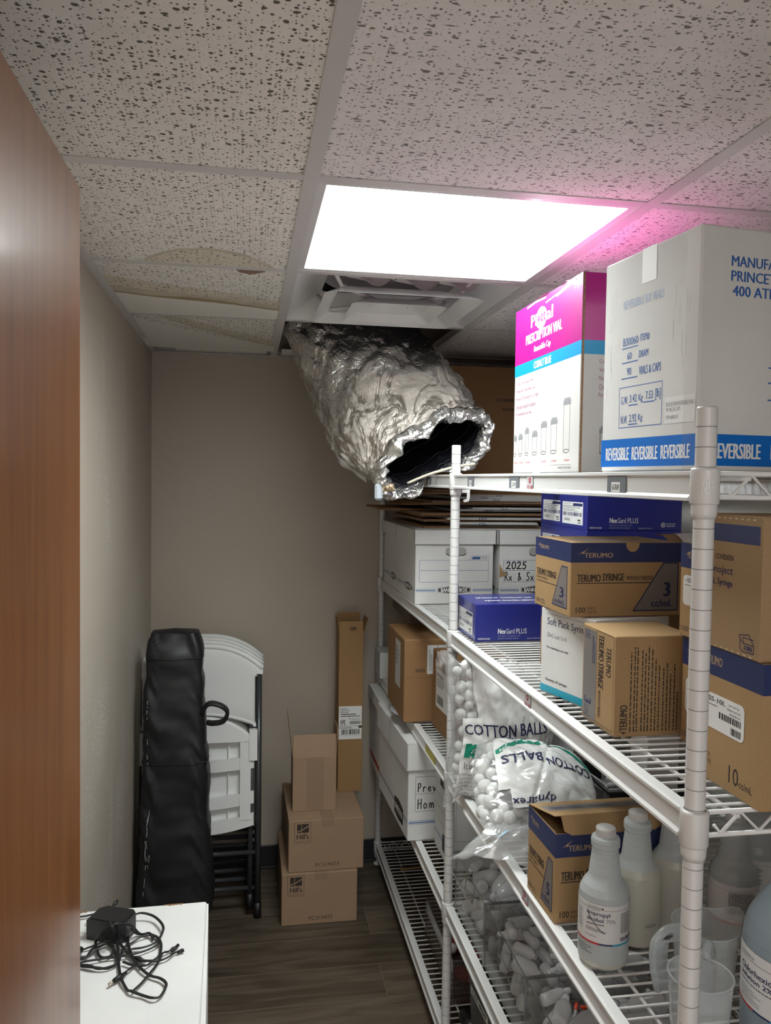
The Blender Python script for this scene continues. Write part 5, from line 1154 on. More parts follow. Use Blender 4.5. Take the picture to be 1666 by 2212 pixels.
rect(m,S1,.72,.175,.985,.235,GREEN,2); text(m,S1,'MEDIUM',.80,.185,.95,.222,WHITE_T,l=3,bold=.01)
rect(m,S1,.115,.27,.165,.365,GREEN,2); c=[(.205+.055*math.cos(a),.32+.048*math.sin(a)) for a in [2*PI*k/28 for k in range(28)]]; m.add([S1.at(u,v,2.5) for u,v in c],[tuple(range(28))],GREEN); text(m,S1,'2000',.165,.302,.245,.338,WHITE_T,l=4)
text(m,S1,'Item 3169',.125,.195,.40,.24,INK_G,l=3); rect(m,S1,.07,.01,.13,.17,BAGW,1)
for k,s in enumerate(('Manufactured for:','Dynarex Corporation','10 Dynarex Drive','Middletown, NY 10940','USA • www.dynarex.com','Made in China')): text(m,S1,s,.09,.155-.026*k,.40,.172-.026*k,INK_G,l=3)
for (u,v) in ((.55,.93),(.58,.86)): m.add([S1.at(u,v,2.5),S1.at(u+.05,v,2.5),S1.at(u+.13,v-.16,2.5),S1.at(u+.08,v-.17,2.5)],[(0,1,2,3)],plain('film_ghost_print',(.66,.66,.65),.4))
m.obj('printed_film',t)
m=MB(); m.grid(lambda u,v:(lerp(.472,.535,u),1.945+.02*nz(u*3,v*3,9)-.012*v,lerp(1.17,1.222,v)-.03*u),10,6,FILM); m.obj('bag_mouth',t)
R=random.Random(8); P=[]
tries=0
while len(P)<46 and tries<6000:
    tries+=1; u=R.uniform(.05,.30) if R.random()<.8 else R.uniform(.3,.6); v=R.uniform(.05,.90) if u<.3 else R.uniform(.85,.93)
    if u>.24 and v<.82: continue
    q=B1(u,v); p=Vector((q.x+.010,1.955-max(.0,(1.955-q.y)-.016)*R.uniform(.2,1),q.z))
    if all((p-o).length>.024 for o in P): P.append(p)
for p in P: ball(p,'white cotton ball inside the upright clear bag','cotton balls in the upright bag',R)
# bag 2, lying in front, its print upside down
t=thing('cotton_ball_bag','clear and white bag with COTTON BALLS upside down, slumped over the shelf edge in front','bag',(0,0,0),0,'bags of cotton balls')
c00,c10,c01,c11=Vector((.512,1.625,.893)),Vector((.782,1.665,.880)),Vector((.556,1.850,1.008)),Vector((.812,1.850,.965))
n2=((c10-c00).cross(c01-c00)).normalized()
if n2.y>0: n2=-n2
def B2(u,v,l=0):
    p=c00*(1-u)*(1-v)+c10*u*(1-v)+c01*(1-u)*v+c11*u*v
    # rounded outline
    p+=Vector((.02*math.sin(PI*v)*(-1 if u<.5 else 1)*abs(2*u-1)**2,0,0))
    th=.058*(max(0,math.sin(PI*u))**.5)*(max(0,math.sin(PI*v))**.5)
    wr=.009*nz(u*5+2,v*5,5.3)+.010*abs(nz(u*9+v*7,v*8,7.2))+.002*abs(nz(u*22-v*8,v*18,9.2))-.010*max(0,1-abs((u-.52)-(v-.5)*.35)/.03)*.6
    p=p+n2*(th+wr*(th>.006)+l); p.z+=.018*math.sin(PI*u)*v
    return p
def B2b(u,v): 
    p=c00*(1-u)*(1-v)+c10*u*(1-v)+c01*(1-u)*v+c11*u*v
    return p-n2*(.05*(max(0,math.sin(PI*u))**.5)*(max(0,math.sin(PI*v))**.5))+Vector((.02*math.sin(PI*v)*(-1 if u<.5 else 1)*abs(2*u-1)**2,0,.018*math.sin(PI*u)*v))
m=MB(); m.grid(B2,70,70,FILM); m.grid(B2b,20,20,FILM,True,True)
# loose clear tail hanging over the shelf edge
ta,tb=Vector((.425,1.595,.853)),Vector((.600,1.545,.838))
def TL(u,v):
    a=B2(.04+.80*u,.03); e=ta.lerp(tb,u)+Vector((0,.0,.02*math.sin(PI*u)))
    p=a.lerp(e,v); p.z+=.022*math.sin(PI*v)*(.4+.6*math.sin(PI*u))+.010*nz(u*7,v*5,3.3); p.y-=.014*math.sin(PI*v)*(1+math.sin(u*9)*.5); return p
m.grid(TL,34,20,FILM); m.grid(lambda u,v: TL(u,v)+Vector((0,.008+.012*math.sin(PI*v),-.012*math.sin(PI*v))),20,12,FILM,True,True); m.obj('clear_film',t)
S2=Surf(lambda u,v,l:B2(u,v,l+.0026),.28,.27); m=MB(); rect(m,S2,.13,.30,.985,.97,BAGW,1); rect(m,S2,.22,.12,.98,.30,BAGW,1)
for a,bb in (((.14,.70),(.34,.80)),((.34,.80),(.60,.85)),((.60,.85),(.80,.78)),((.80,.78),(.97,.62))):
    n_=6
    m.grid(lambda i,j:S2.at(lerp(a[0],bb[0],i),lerp(a[1],bb[1],i)+.065*j,2),n_,2,GREEN)
text(m,S2,'MEDIUM',.17,.725,.34,.765,WHITE_T,rot=180,l=3,bold=.01)
text(m,S2,'BALLS',.17,.55,.52,.66,NAVY_T,rot=180,l=3,bold=.014); text(m,S2,'COTTON',.56,.50,.955,.62,NAVY_T,rot=180,l=3,bold=.014); text(m,S2,'dynarex',.22,.13,.60,.22,NAVY_T,rot=180,l=3,bold=.01)
barcode(m,S2,.26,.905,.44,.955,NAVY,3,seed=4,n=18); rect(m,S2,.27,.885,.36,.89,INK_G,3); tri=[(.30,.83),(.33,.80),(.36,.83)]; m.tube([S2.at(*p,3) for p in tri+tri[:1]],.0004,NAVY,4)
m.add([TL(.30,.42)+Vector((0,-.003,0)),TL(.40,.40)+Vector((0,-.003,0)),TL(.40,.55)+Vector((0,-.003,0)),TL(.30,.58)+Vector((0,-.003,0))],[(0,1,2,3)],plain('pale_blue_logo',(.20,.42,.62),.4)); m.obj('printed_film',t)
P=[]; tries=0
while len(P)<44 and tries<6000:
    tries+=1; u,v=(R.uniform(.04,.15),R.uniform(.1,.92)) if R.random()<.55 else (R.uniform(.12,.80),R.uniform(.05,.20))
    q=B2(u,v); k=R.uniform(.018,.05); p=q-n2*k
    if all((p-o).length>.024 for o in P): P.append(p)
for p in P: ball(p,'white cotton ball inside the slumped clear bag','cotton balls in the slumped bag',R)
# ================================================================== FOURTH SHELF: clear bins of squeeze bottles
def clearbin(label,loc,w_,d_,h_,mat=ACRYL,tagit=True,group='clear acrylic bins on the fourth shelf'):
    t=thing('clear_bin',label,'bin',loc,0,group); m=MB(); k=.0025
    for lo,hi in (((0,0,0),(w_,d_,k)),((0,0,k),(k,d_,h_)),((w_-k,0,k),(w_,d_,h_)),((k,0,k),(w_-k,k,h_)),((k,d_-k,k),(w_-k,d_,h_))): m.box(lo,hi,mat)
    m.obj('bin_body',t)
    m=MB(); r=.0022; m.tube([(0,0,h_),(w_,0,h_),(w_,d_,h_),(0,d_,h_)],r,ACRYL_E,6,closed=True)
    for x,y in ((0,0),(0,d_)): m.tube([(x,y,0),(x,y,h_)],.0020,ACRYL_E,6)
    m.obj('rim',t)
    if tagit:
        m=MB(); y=d_*.44; m.tube([(-.001,y+.035,h_-.006),(-.006,y+.035,h_-.045),(-.006,y-.035,h_-.045),(-.001,y-.035,h_-.006)],.0016,ACRYL_E,6); m.grid(lambda u,v:(-.0065+.004*v,y+.034-.068*u,h_-.044+.036*v),4,2,ACRYL); m.obj('finger_pull',t)
    return t
bins=[]
for k,(y0,lab) in enumerate(((1.833,'clear acrylic bin of squeeze bottles nearest the far post'),(1.541,'clear acrylic bin of squeeze bottles in the middle of the fourth shelf'),(1.249,'clear acrylic bin of squeeze bottles at the bottom edge of the picture'))):
    clearbin(lab,(.578,y0,Z4),.36,.270 if k==0 else .286,.155); bins.append((.578,y0,.36,.270 if k==0 else .286))
# two bottle shapes; each is body + cap
def mkbottle(kind,tip):
    t=thing('squeeze_bottle','','bottle')
    if kind==0: pr=[(.0001,0),(.017,0),(.0205,.003),(.021,.008),(.021,.050),(.019,.060),(.011,.069),(.0085,.072),(.0085,.080)]; top=.080
    elif kind==1: pr=[(.0001,0),(.012,0),(.0145,.003),(.015,.008),(.015,.052),(.013,.060),(.0075,.066),(.006,.069),(.006,.074)]; top=.074
    else: pr=[(.0001,0),(.022,0),(.0255,.004),(.026,.010),(.026,.062),(.022,.078),(.013,.088),(.0095,.091),(.0095,.100)]; top=.100
    K_=.82; pr=[(a_*K_,b_*K_) for a_,b_ in pr]; top*=K_
    m=MB(); m.lathe(pr,LDPE,20,caps=False); m.obj('bottle_body',t)
    m=MB(); r=pr[-1][0]
    if tip=='open': m.lathe([(r+.0006,top-.003),(r+.0006,top),(r*.7,top),(r*.7,top-.006)],LDPE,16,caps=False)
    elif tip=='red': m.lathe([(r+.001,top-.004),(r+.001,top),(.0035,top+.006),(.0025,top+.020)],LDPE,14,caps=False); m.lathe([(.0038,top+.016),(.0042,top+.017),(.0036,top+.030),(.003,top+.031),(0,top+.031)],CAPR,12)
    else: m.lathe([(r+.0015,top-.006),(r+.0018,top-.005),(r+.0012,top+.008),(.001,top+.010)],LDPE,16)
    m.obj({'open':'spout','red':'nozzle','cap':'cap'}[tip],t); return t,top,pr[3][0]
KINDS=[(k,tp) for k in (0,1,2) for tp in ('open','red','cap')]
PROTO={}
def seg_d(a,b,c,d):
    return min((a.lerp(b,i/5)-c.lerp(d,j/5)).length for i in range(6) for j in range(6))
R=random.Random(21); names=('bin nearest the far post','middle clear bin','clear bin at the bottom edge')
for bi,(bx,by,bw,bd) in enumerate(bins):
    caps=[]; cnt=0; tries=0; bw2=.31
    target=97
    while cnt<target and tries<3500:
        tries+=1; k,tp=R.choice(KINDS)
        if tp=='red' and R.random()<.45: tp='cap'
        rad=(.0172,.0123,.0213)[k]; L=(.0656,.0607,.082)[k]; L+=(.030 if tp=='red' else .010); yaw=R.uniform(0,2*PI); pit=R.uniform(-.5,.6)
        if R.random()<.12: pit=1.3
        dv=Vector((math.cos(yaw)*math.cos(pit),math.sin(yaw)*math.cos(pit),math.sin(pit))); ext=L/2
        x=R.uniform(bx+.03,bx+bw2-.03); y=R.uniform(by+.03,by+bd-.03); c=Vector((x,y,0))
        ok=True
        for s in (-1,1):
            e=c+dv*(s*(ext-rad*.6))
            if not(bx+rad+.004<e.x<bx+bw-rad-.004 and by+rad+.004<e.y<by+bd-rad-.004): ok=False
        if not ok: continue
        z=Z4+.004+rad+abs(dv.z)*(ext-rad*.6); placed=False
        while z<Z4+.150-rad*.4-abs(dv.z)*ext*.7:
            a=Vector((x,y,z))-dv*(ext-rad); b_=Vector((x,y,z))+dv*(ext-rad)
            if all((a-q[0]).length>.16 or seg_d(a,b_,q[0],q[1])>(rad+q[2])*.93 for q in caps): placed=True; break
            z+=.005
        if not placed: continue
        caps.append((a,b_,rad)); cnt+=1
        key=(k,tp); lab={'open':'open squeeze bottle','red':'squeeze bottle with orange-red tip','cap':'capped squeeze bottle'}[tp]; sz=('medium','slim','wide')[k]
        base=Vector((x,y,z))-dv*(L/2); q=dv.to_track_quat('Z','Y').to_euler()
        la='%s white %s heaped in the %s'%(sz,lab,names[bi]); gr='%s in the %s, %s'%(lab,names[bi],sz)
        if key not in PROTO:
            t,_,_=mkbottle(k,tp); PROTO[key]=t; t.location=base; t.rotation_euler=q; t['label']=la; t['group']=gr
        else: dup(PROTO[key],base,None,la,gr,rot=q)
# ================================================================== BOTTOM SHELF
Z5=LV[4]+.0005
t=clearbin('smoky clear bin of red-capped items on the bottom shelf beside the far post',(.612,2.235,Z5),.30,.36,.13,ACRYL_R,False,None)
def tub(label,loc,rot,r=.022,h=.05,mat=REDPL,lidm=CAPW,grp='red bottles with white caps on the bottom shelf'):
    t=thing('capped_bottle',label,'bottle',loc,0,grp,rot=rot); m=MB(); m.lathe([(.0001,0),(r*.95,0),(r,.004),(r,h),(r*.7,h+.008),(r*.6,h+.010)],mat,20,caps=False); m.obj('bottle_body',t); m=MB(); m.lathe([(r*.68,h+.004),(r*.7,h+.006),(r*.68,h+.022),(0,h+.023)],lidm,20); m.obj('cap',t); return t
tub('red bottle with white cap lying in the smoky bin, left of the far post',(.655,2.33,Z5+.030),(1.35,.2,.5)); tub('red bottle lying deeper in the smoky bin',(.72,2.40,Z5+.028),(1.4,0,1.6)); tub('red bottle standing in the smoky bin',(.76,2.29,Z5+.004),(0,0,0)); tub('red bottle at the back of the smoky bin',(.70,2.50,Z5+.028),(1.4,.1,-.6))
def redbag(label,loc,s,seed):
    m=MB(); m.grid(lambda u,v:(s*.09*math.cos(2*PI*u)*math.sin(PI*v)*(1+.25*nz(u*6,v*6,seed)),s*.11*math.sin(2*PI*u)*math.sin(PI*v)*(1+.2*nz(u*5,v*7,seed+3)),s*.075*(1-math.cos(PI*v))*(1+.15*nz(u*4,v*5,seed+5))),28,18,REDPL); o=m.obj('red_bag',None,loc); return tag(o,label,'bag','crumpled red bags on the bottom shelf')
redbag('crumpled dark red plastic bag just right of the far post, bottom shelf',(.738,2.135,Z5),.80,1); redbag('crumpled dark red plastic bag in the smoky bin',(.845,2.43,Z5+.004),.62,5)
tub('dark bottle with white cap lying beside the dark red bag, right of the far post',(.628,2.150,Z5+.024),(1.52,0,.05),.022,.05,BLKPL)
blackbin('black bin with white tape label on the bottom shelf under the clear bins',(.600,1.50,Z5),0,.36,.53,.240,'E.KIT WRAP')
# chipboard offcut
mb=MB(); mb.prism([(0,0),(.34,0),(.36,.03),(.36,.24),(0,.25)],0,.018,OSB,'z',M=Matrix.Translation((.735,2.93,Z5+.002))@Matrix.Rotation(math.radians(90),4,'Z')@Matrix.Rotation(math.radians(82),4,'X')); o=mb.obj('chipboard_offcut'); tag(o,'flaky brown chipboard offcut leaning on the bottom shelf at the back','board')
mb=MB(); mb.box((-.055,-.004,0),(.06,.004,.006),KRAFT); o=mb.obj('wood_stick',None,(.665,3.06,Z5+.001),.1); tag(o,'short tan stick lying on the bottom shelf before the chipboard','stick')

# ================================================================== LEFT SIDE
# white carton with the power lead
b=Bx(.302,.60,.70,WCARD,.003); m=b.mb
R=random.Random(5)
for (a,c) in ((.02,.16),(.70,.83)):
    n=14; top=[(lerp(a,c,i/n),.9995) for i in range(n+1)]; bot=[(lerp(a,c,i/n),.9925-R.random()*.006) for i in range(n+1)]
    poly(m,b.T,bot+top[::-1],CORR,2)
stroke(m,b.T,[(.70,0),(.70,1)],.0006,plain('card_crease',(.62,.62,.61),.7),1)
t=carton('white_carton','tall plain white carton beside the door with a black power lead on top','box',(-.372,1.185,.0),math.radians(1.2),b)
m=MB(); m.prism([(0,0),(.012,.0),(.004,.585),(0,.585)],.0,.699,WCARD,'z',M=Matrix.Translation((.3025,.005,0))); m.obj('side_flap',t)
# power adapter and lead
t=thing('power_adapter','black power adapter with a tangled lead on the white carton','power adapter',(-.268,1.685,.7005),math.radians(-22))
m=MB(); m.prism([(-.042,-.028),(.030,-.030),(.042,-.018),(.042,.020),(.030,.032),(-.030,.032),(-.042,.020)],0,.040,BLKPL,'z'); m.prism([(-.036,-.022),(.026,-.024),(.036,-.014),(.036,.016),(.026,.026),(-.026,.026),(-.036,.016)],.040,.0415,BLKPL,'z'); m.obj('adapter_body',t)
for y in (-.006,.007): m=MB(); m.box((-.060,y-.0008,.012),(-.042,y+.0008,.018),STEEL); m.obj('prong',t)
CAB=dict(C1=[(-0.359,1.748,0.703),(-0.331,1.755,0.703),(-0.304,1.765,0.703),(-0.281,1.773,0.703),(-0.272,1.740,0.730)],
 C2=[(-0.277,1.727,0.720),(-0.268,1.650,0.745),(-0.258,1.620,0.745),(-0.256,1.652,0.710),(-0.248,1.619,0.703),(-0.237,1.559,0.703),(-0.226,1.516,0.703),(-0.212,1.488,0.703),(-0.203,1.477,0.703),(-0.181,1.465,0.703),(-0.162,1.452,0.703),(-0.149,1.458,0.703),(-0.142,1.488,0.703),(-0.154,1.508,0.703),(-0.175,1.522,0.703),(-0.194,1.544,0.703),(-0.209,1.572,0.703),(-0.222,1.603,0.703),(-0.233,1.648,0.703),(-0.239,1.695,0.710),(-0.235,1.721,0.712),(-0.218,1.729,0.712),(-0.189,1.718,0.710),(-0.167,1.678,0.708),(-0.169,1.651,0.703),(-0.180,1.627,0.703),(-0.200,1.615,0.703),(-0.220,1.615,0.703),(-0.236,1.605,0.703)],
 C3=[(-0.228,1.656,0.720),(-0.217,1.671,0.703),(-0.191,1.660,0.703),(-0.175,1.648,0.703),(-0.171,1.623,0.703),(-0.185,1.610,0.703),(-0.208,1.598,0.703),(-0.230,1.592,0.703),(-0.262,1.591,0.703),(-0.299,1.584,0.703),(-0.320,1.582,0.703)],
 C4=[(-0.328,1.613,0.703),(-0.317,1.629,0.703),(-0.297,1.635,0.703),(-0.277,1.651,0.703),(-0.256,1.651,0.703),(-0.243,1.630,0.703),(-0.229,1.604,0.703),(-0.211,1.575,0.703),(-0.209,1.560,0.703),(-0.218,1.542,0.703),(-0.231,1.530,0.703)],
 C5=[(-0.319,1.576,0.703),(-0.296,1.570,0.703),(-0.273,1.558,0.703),(-0.250,1.561,0.703),(-0.241,1.576,0.703),(-0.237,1.617,0.703),(-0.224,1.640,0.703),(-0.203,1.656,0.703),(-0.180,1.656,0.703),(-0.166,1.625,0.703),(-0.164,1.588,0.703),(-0.174,1.569,0.703),(-0.187,1.554,0.703),(-0.213,1.561,0.703),(-0.231,1.572,0.703)],
 C6=[(-0.201,1.478,0.703),(-0.188,1.500,0.703),(-0.176,1.527,0.703),(-0.166,1.557,0.703),(-0.159,1.588,0.703),(-0.148,1.598,0.703),(-0.140,1.606,0.703)],
 C7=[(-0.325,1.600,0.703),(-0.303,1.606,0.703),(-0.285,1.627,0.703),(-0.272,1.644,0.703),(-0.259,1.627,0.703),(-0.257,1.602,0.703),(-0.269,1.592,0.703),(-0.280,1.600,0.703),(-0.292,1.631,0.703),(-0.296,1.654,0.703),(-0.283,1.634,0.730),(-0.262,1.630,0.745),(-0.244,1.637,0.745),(-0.226,1.648,0.730),(-0.212,1.670,0.703),(-0.193,1.664,0.703),(-0.182,1.643,0.703)],
 C8=[(-0.209,1.586,0.703),(-0.194,1.572,0.703),(-0.177,1.567,0.703),(-0.162,1.568,0.703),(-0.147,1.574,0.703),(-0.137,1.590,0.703),(-0.122,1.596,0.703)],
 C9=[(-0.322,1.591,0.703),(-0.305,1.597,0.703),(-0.298,1.626,0.703),(-0.286,1.634,0.703),(-0.270,1.637,0.703),(-0.254,1.614,0.703),(-0.243,1.574,0.703),(-0.255,1.559,0.703),(-0.281,1.560,0.703),(-0.308,1.572,0.703)])
t2=thing('power_lead','long thin black power lead tangled over the white carton, with a silver barrel plug','cable',(0,0,0))
R=random.Random(3)
for nm,pts in CAB.items():
    m=MB(); sp=spline([(x,y,z+.0015+.004*abs(math.sin(i*1.7+len(pts)))) for i,(x,y,z) in enumerate(pts)],6); m.tube(sp,.0018,BLKRUB,7); 
    m.tube([p+Vector((.0022,.0012,.0003)) for p in sp],.0016,BLKRUB,6); m.obj('lead',t2)
m=MB(); a,bq=Vector((-.219,1.537,.7075)),Vector((-.238,1.514,.7075)); m.tube([a,a.lerp(bq,.3),a.lerp(bq,.31),a.lerp(bq,.6),bq],[.0028,.0036,.0046,.0048,.0046],BLKRUB,12); m.obj('plug_body',t2)
m=MB(); m.tube([bq,bq+(bq-a).normalized()*.012],.0030,STEEL,12); m.obj('plug_tip',t2)
for p,q in (((-.141,1.598,.706),(-.130,1.617,.706)),((-.130,1.592,.7055),(-.118,1.598,.7055))): m=MB(); m.tube([p,q],[.0028,.0034],BLKRUB,10); m.obj('plug_body',t2)
for p,q in (((-.213,1.589,.706),(-.188,1.570,.706)),((-.281,1.772,.712),(-.274,1.792,.716))): m=MB(); m.tube([p,Vector(p).lerp(Vector(q),.5),q],[.0022,.0050,.0022],BLKRUB,10); m.obj('cable_tie',t2)
m=MB(); m.tube([(-.345,1.565,.709),(-.330,1.595,.712),(-.318,1.625,.709)],[.006,.010,.006],BLKRUB,10); m.obj('cable_tie',t2)
# black canopy bag
t=thing('canopy_bag','tall black nylon bag standing in the left corner in front of the folding chairs','bag',(0,0,0))
def bagp(u,v):
    """u round the bag, v up"""
    xl=lerp(-.374,-.340,v); xr=lerp(-.098,-.150,v**1.15)-.055*max(0,1-v/.17)**1.5; y0=lerp(2.73,2.80,v); y1=lerp(2.93,2.945,v); z=lerp(.004,1.105,v)
    a=2*PI*u; c,s=math.cos(a),math.sin(a); e=.34
    sx=math.copysign(abs(c)**e,c); sy=math.copysign(abs(s)**e,s)
    k=1-.16*max(0,(v-.93)/.07)**2
    x=(xl+xr)/2+(xr-xl)/2*sx*k; y=(y0+y1)/2+(y1-y0)/2*sy*(k-.25*max(0,(v-.93)/.07))
    fo=.010*nz(x*9,z*4+y*3,1.1)+.020*abs(nz((1.6*x+z)*8,(x-1.6*z)*1.6,4.4))+.012*abs(nz((1.9*x+z)*17,(x-1.9*z)*3,7.7))+.004*abs(nz(x*30+z*20,z*22,3.1))-.012
    n_=Vector((sx,sy,0)); 
    x+=fo*sx*.7; y+=fo*sy
    return Vector((max(x,XW+.006),min(y,2.95),z))
m=MB(); m.grid(bagp,72,90,BAGBLK,True)
tp=[bagp(k/40,1) for k in range(40)]; c_=sum(tp,Vector())/40; m.add([tuple(p) for p in tp]+[tuple(c_+Vector((0,0,.012)))],[(k,(k+1)%40,40) for k in range(40)],BAGBLK,True); m.obj('bag_body',t)
m=MB(); 
for v in (.925,.60): m.tube([bagp(k/72,v)+Vector((0,-.002,0)) for k in range(36,73)],.0022,BAGBLK,6)
m.obj('seam',t)
m=MB(); hp=spline([(-.150,2.80,.835),(-.125,2.785,.868),(-.085,2.78,.862),(-.062,2.785,.838),(-.075,2.79,.805),(-.110,2.80,.795),(-.130,2.82,.792)],6)
for s in range(5): m.tube([p+Vector((0,-.012+.006*s,-.0)) for p in hp],.0065,BLKRUB,8)
m.obj('carry_handle',t)
DUST=plain('white_scuff_dust',(.45,.46,.47),.9); m=MB(); R=random.Random(12)
for (ua,va,vb) in ((.665,.20,.38),(.685,.28,.46),(.66,.72,.80),(.645,.09,.14),(.68,.40,.44),(.70,.30,.33),(.655,.60,.68)):
    pts=[bagp(ua+.004*nz(k*.7,va*9,1),lerp(va,vb,k/14))+Vector((0,-.0022,0)) for k in range(15)]
    for i,(p,q) in enumerate(zip(pts[:-1],pts[1:])):
        if R.random()<.62: m.tube([p,q],.0007+.0006*R.random(),DUST,4)
m.obj('scuff_marks',t)
# folding chairs
def chair(label,y0,lean,x0=-.172):
    t=thing('folding_chair',label,'chair',(x0,y0,0),0,'white folding chairs leaning in the corner',rot=(lean,0,0))
    for s in (-1,1):
        m=MB(); x=s*.222; m.tube([(x,0,.03),(x,0,.905)],.0115,DKMETAL,12); m.obj('frame_tube',t)
        m=MB(); x=s*.193; m.tube([(x,.012,.05),(x,.014,.72)],.0105,DKMETAL,10); m.box((x-.012,-.004,.36),(x+.012,.010,.70),DKMETAL,.002); m.obj('rear_leg',t)
        m=MB(); m.tube([(s*.222,0,.0),(s*.222,0,.055)],.0145,BLKRUB,12); m.tube([(s*.193,.012,.03),(s*.193,.012,.085)],.0135,BLKRUB,10); m.obj('rubber_foot',t)
    for z,y in ((.105,.012),(.238,.004)): m=MB(); m.tube([(-.215,y,z),(.215,y,z)],.0085,DKMETAL,10); m.obj('crossbar',t)
    # backrest: rounded top, gently bowed
    def edge_top(u): return .925+.085*(1-abs(2*u-1)**2.6)
    def edge_bot(u): return .705+.052*(1-abs(2*u-1)**2.0)
    m=MB()
    def bk(u,v,o): 
        x=lerp(-.236,.236,u); z=lerp(edge_bot(u),edge_top(u),v); 
        if abs(x)>.208 and z<.90: x=math.copysign(.208,x)
        return Vector((x,.004+.018*(1-(2*u-1)**2)+o,z))
    m.grid(lambda u,v:bk(u,v,-.014+.006*abs(2*v-1)**6),40,22,WPLASTIC); m.grid(lambda u,v:bk(u,v,.010),40,22,WPLASTIC,True,True)
    ring_=[bk(k/40,1,-.002) for k in range(41)]; m.tube(ring_,.012,WPLASTIC,10); m.tube([bk(k/40,0,-.002) for k in range(41)],.009,WPLASTIC,8)
    m.obj('backrest',t)
    # seat seen from beneath: rim, three pockets, curved front edge
    m=MB(); W_=.205
    def st(u): return .660+.088*(1-abs(2*u-1)**2.4)
    def sb(u): return .345-.030*(1-abs(2*u-1)**2.0)
    m.grid(lambda u,v:(lerp(-W_,W_,u),.010,lerp(sb(u),st(u),v)),24,20,WPLASTIC); m.grid(lambda u,v:(lerp(-W_,W_,u),.026,lerp(sb(u),st(u),v)),24,20,WPLASTIC,True,True)
    def slab(z0f,z1f,ya,yb,x0=-W_,x1=W_,n=24):
        m.grid(lambda u,v:(lerp(x0,x1,u),ya,lerp(z0f(u),z1f(u),v)),n,6,WPLASTIC)
        for fz,fl in ((z0f,False),(z1f,True)): m.grid(lambda u,v:(lerp(x0,x1,u),lerp(ya,yb,v),fz(u)),n,2,WPLASTIC,True,fl)
        for xx,uu in ((x0,0),(x1,1)): m.grid(lambda u,v:(xx,lerp(ya,yb,u),lerp(z0f(uu),z1f(uu),v)),2,4,WPLASTIC)
    ya=-.022
    slab(lambda u:.655,lambda u:st(u)-.004,ya,.012); m.tube([(lerp(-W_,W_,k/30),-.010,st(k/30)-.010) for k in range(31)],.0125,WPLASTIC,10)
    slab(lambda u:.555-.012*math.sin(PI*u),lambda u:.600-.015*math.sin(PI*u),ya+.006,.012); slab(lambda u:.425-.02*math.sin(PI*u),lambda u:.470-.022*math.sin(PI*u),ya+.006,.012)
    slab(lambda u:sb(u),lambda u:sb(u)+.045,ya+.004,.012); m.tube([(lerp(-W_,W_,k/30),-.004,sb(k/30)+.006) for k in range(31)],.010,WPLASTIC,8)
    for s in (-1,1): slab(lambda u:.365,lambda u:.665,ya+.002,.012,*( (W_-.052,W_-.012) if s>0 else (-W_+.012,-W_+.052)),n=3)
    for s in (-1,1):
        slab(lambda u:.585,lambda u:.70,ya-.004,.012,*((W_-.018,W_+.012) if s>0 else (-W_-.012,-W_+.018)),n=3)
    for x in (-.11,.0,.11): m.box((x-.002,-.004,.36),(x+.002,.012,.65),WPLASTIC)
    m.obj('seat',t); return t
c0=chair('white folding chair at the front of the folded stack, nearest the camera',2.968,math.radians(-6.0))
for k,(lab,ln) in enumerate((('white folding chair, second from the front of the folded stack',-5.2),('white folding chair, third from the front of the folded stack',-4.4),('white folding chair at the back of the folded stack, against the wall',-3.6))):
    dup(c0,(-.172,2.968+.072*(k+1),0),None,lab,rot=(math.radians(ln),0,0))
# cartons by the back wall
def hills(label,loc,rotz):
    b=Bx(.280,.385,.192,KRAFT_H,.0015); m=b.mb; F=b.F
    frame(m,F,.075,.60,.295,.975,.0012,INK_BR,1); rect(m,F,.11,.77,.265,.94,INK_BR,1); stroke(m,F,[(.10,.79),(.17,.82),(.27,.90)],.004,KRAFT_H,2); rect(m,F,.165,.77,.172,.94,KRAFT_H,3)
    text(m,F,"Hill's",.105,.645,.265,.745,INK_BR,bold=.02); text(m,F,'Transforming Lives',.075,.555,.30,.585,INK_BR)
    text(m,F,'PC319473',.36,.08,.67,.155,INK_BR); stroke(m,b.T,[(0,.5),(1,.5)],.0015,CORR,1)
    t=carton('shipping_carton',label,'box',loc,rotz,b,"brown cartons with a house emblem")
    m=MB(); rect(m,Face((0,0,.192),(.28,0,0),(0,.385,0)),.43,0,.60,1,TAPE,2); rect(m,F,.43,.86,.60,1.0,TAPE,3); m.obj('packing_tape',t); return t
h1=hills('brown carton printed PC319473 on the floor, lower of the pair',(.136,2.890,.001),math.radians(0))
dup(h1,(.160,2.900,.1942),math.radians(1),'brown carton printed PC319473 stacked on the carton on the floor')
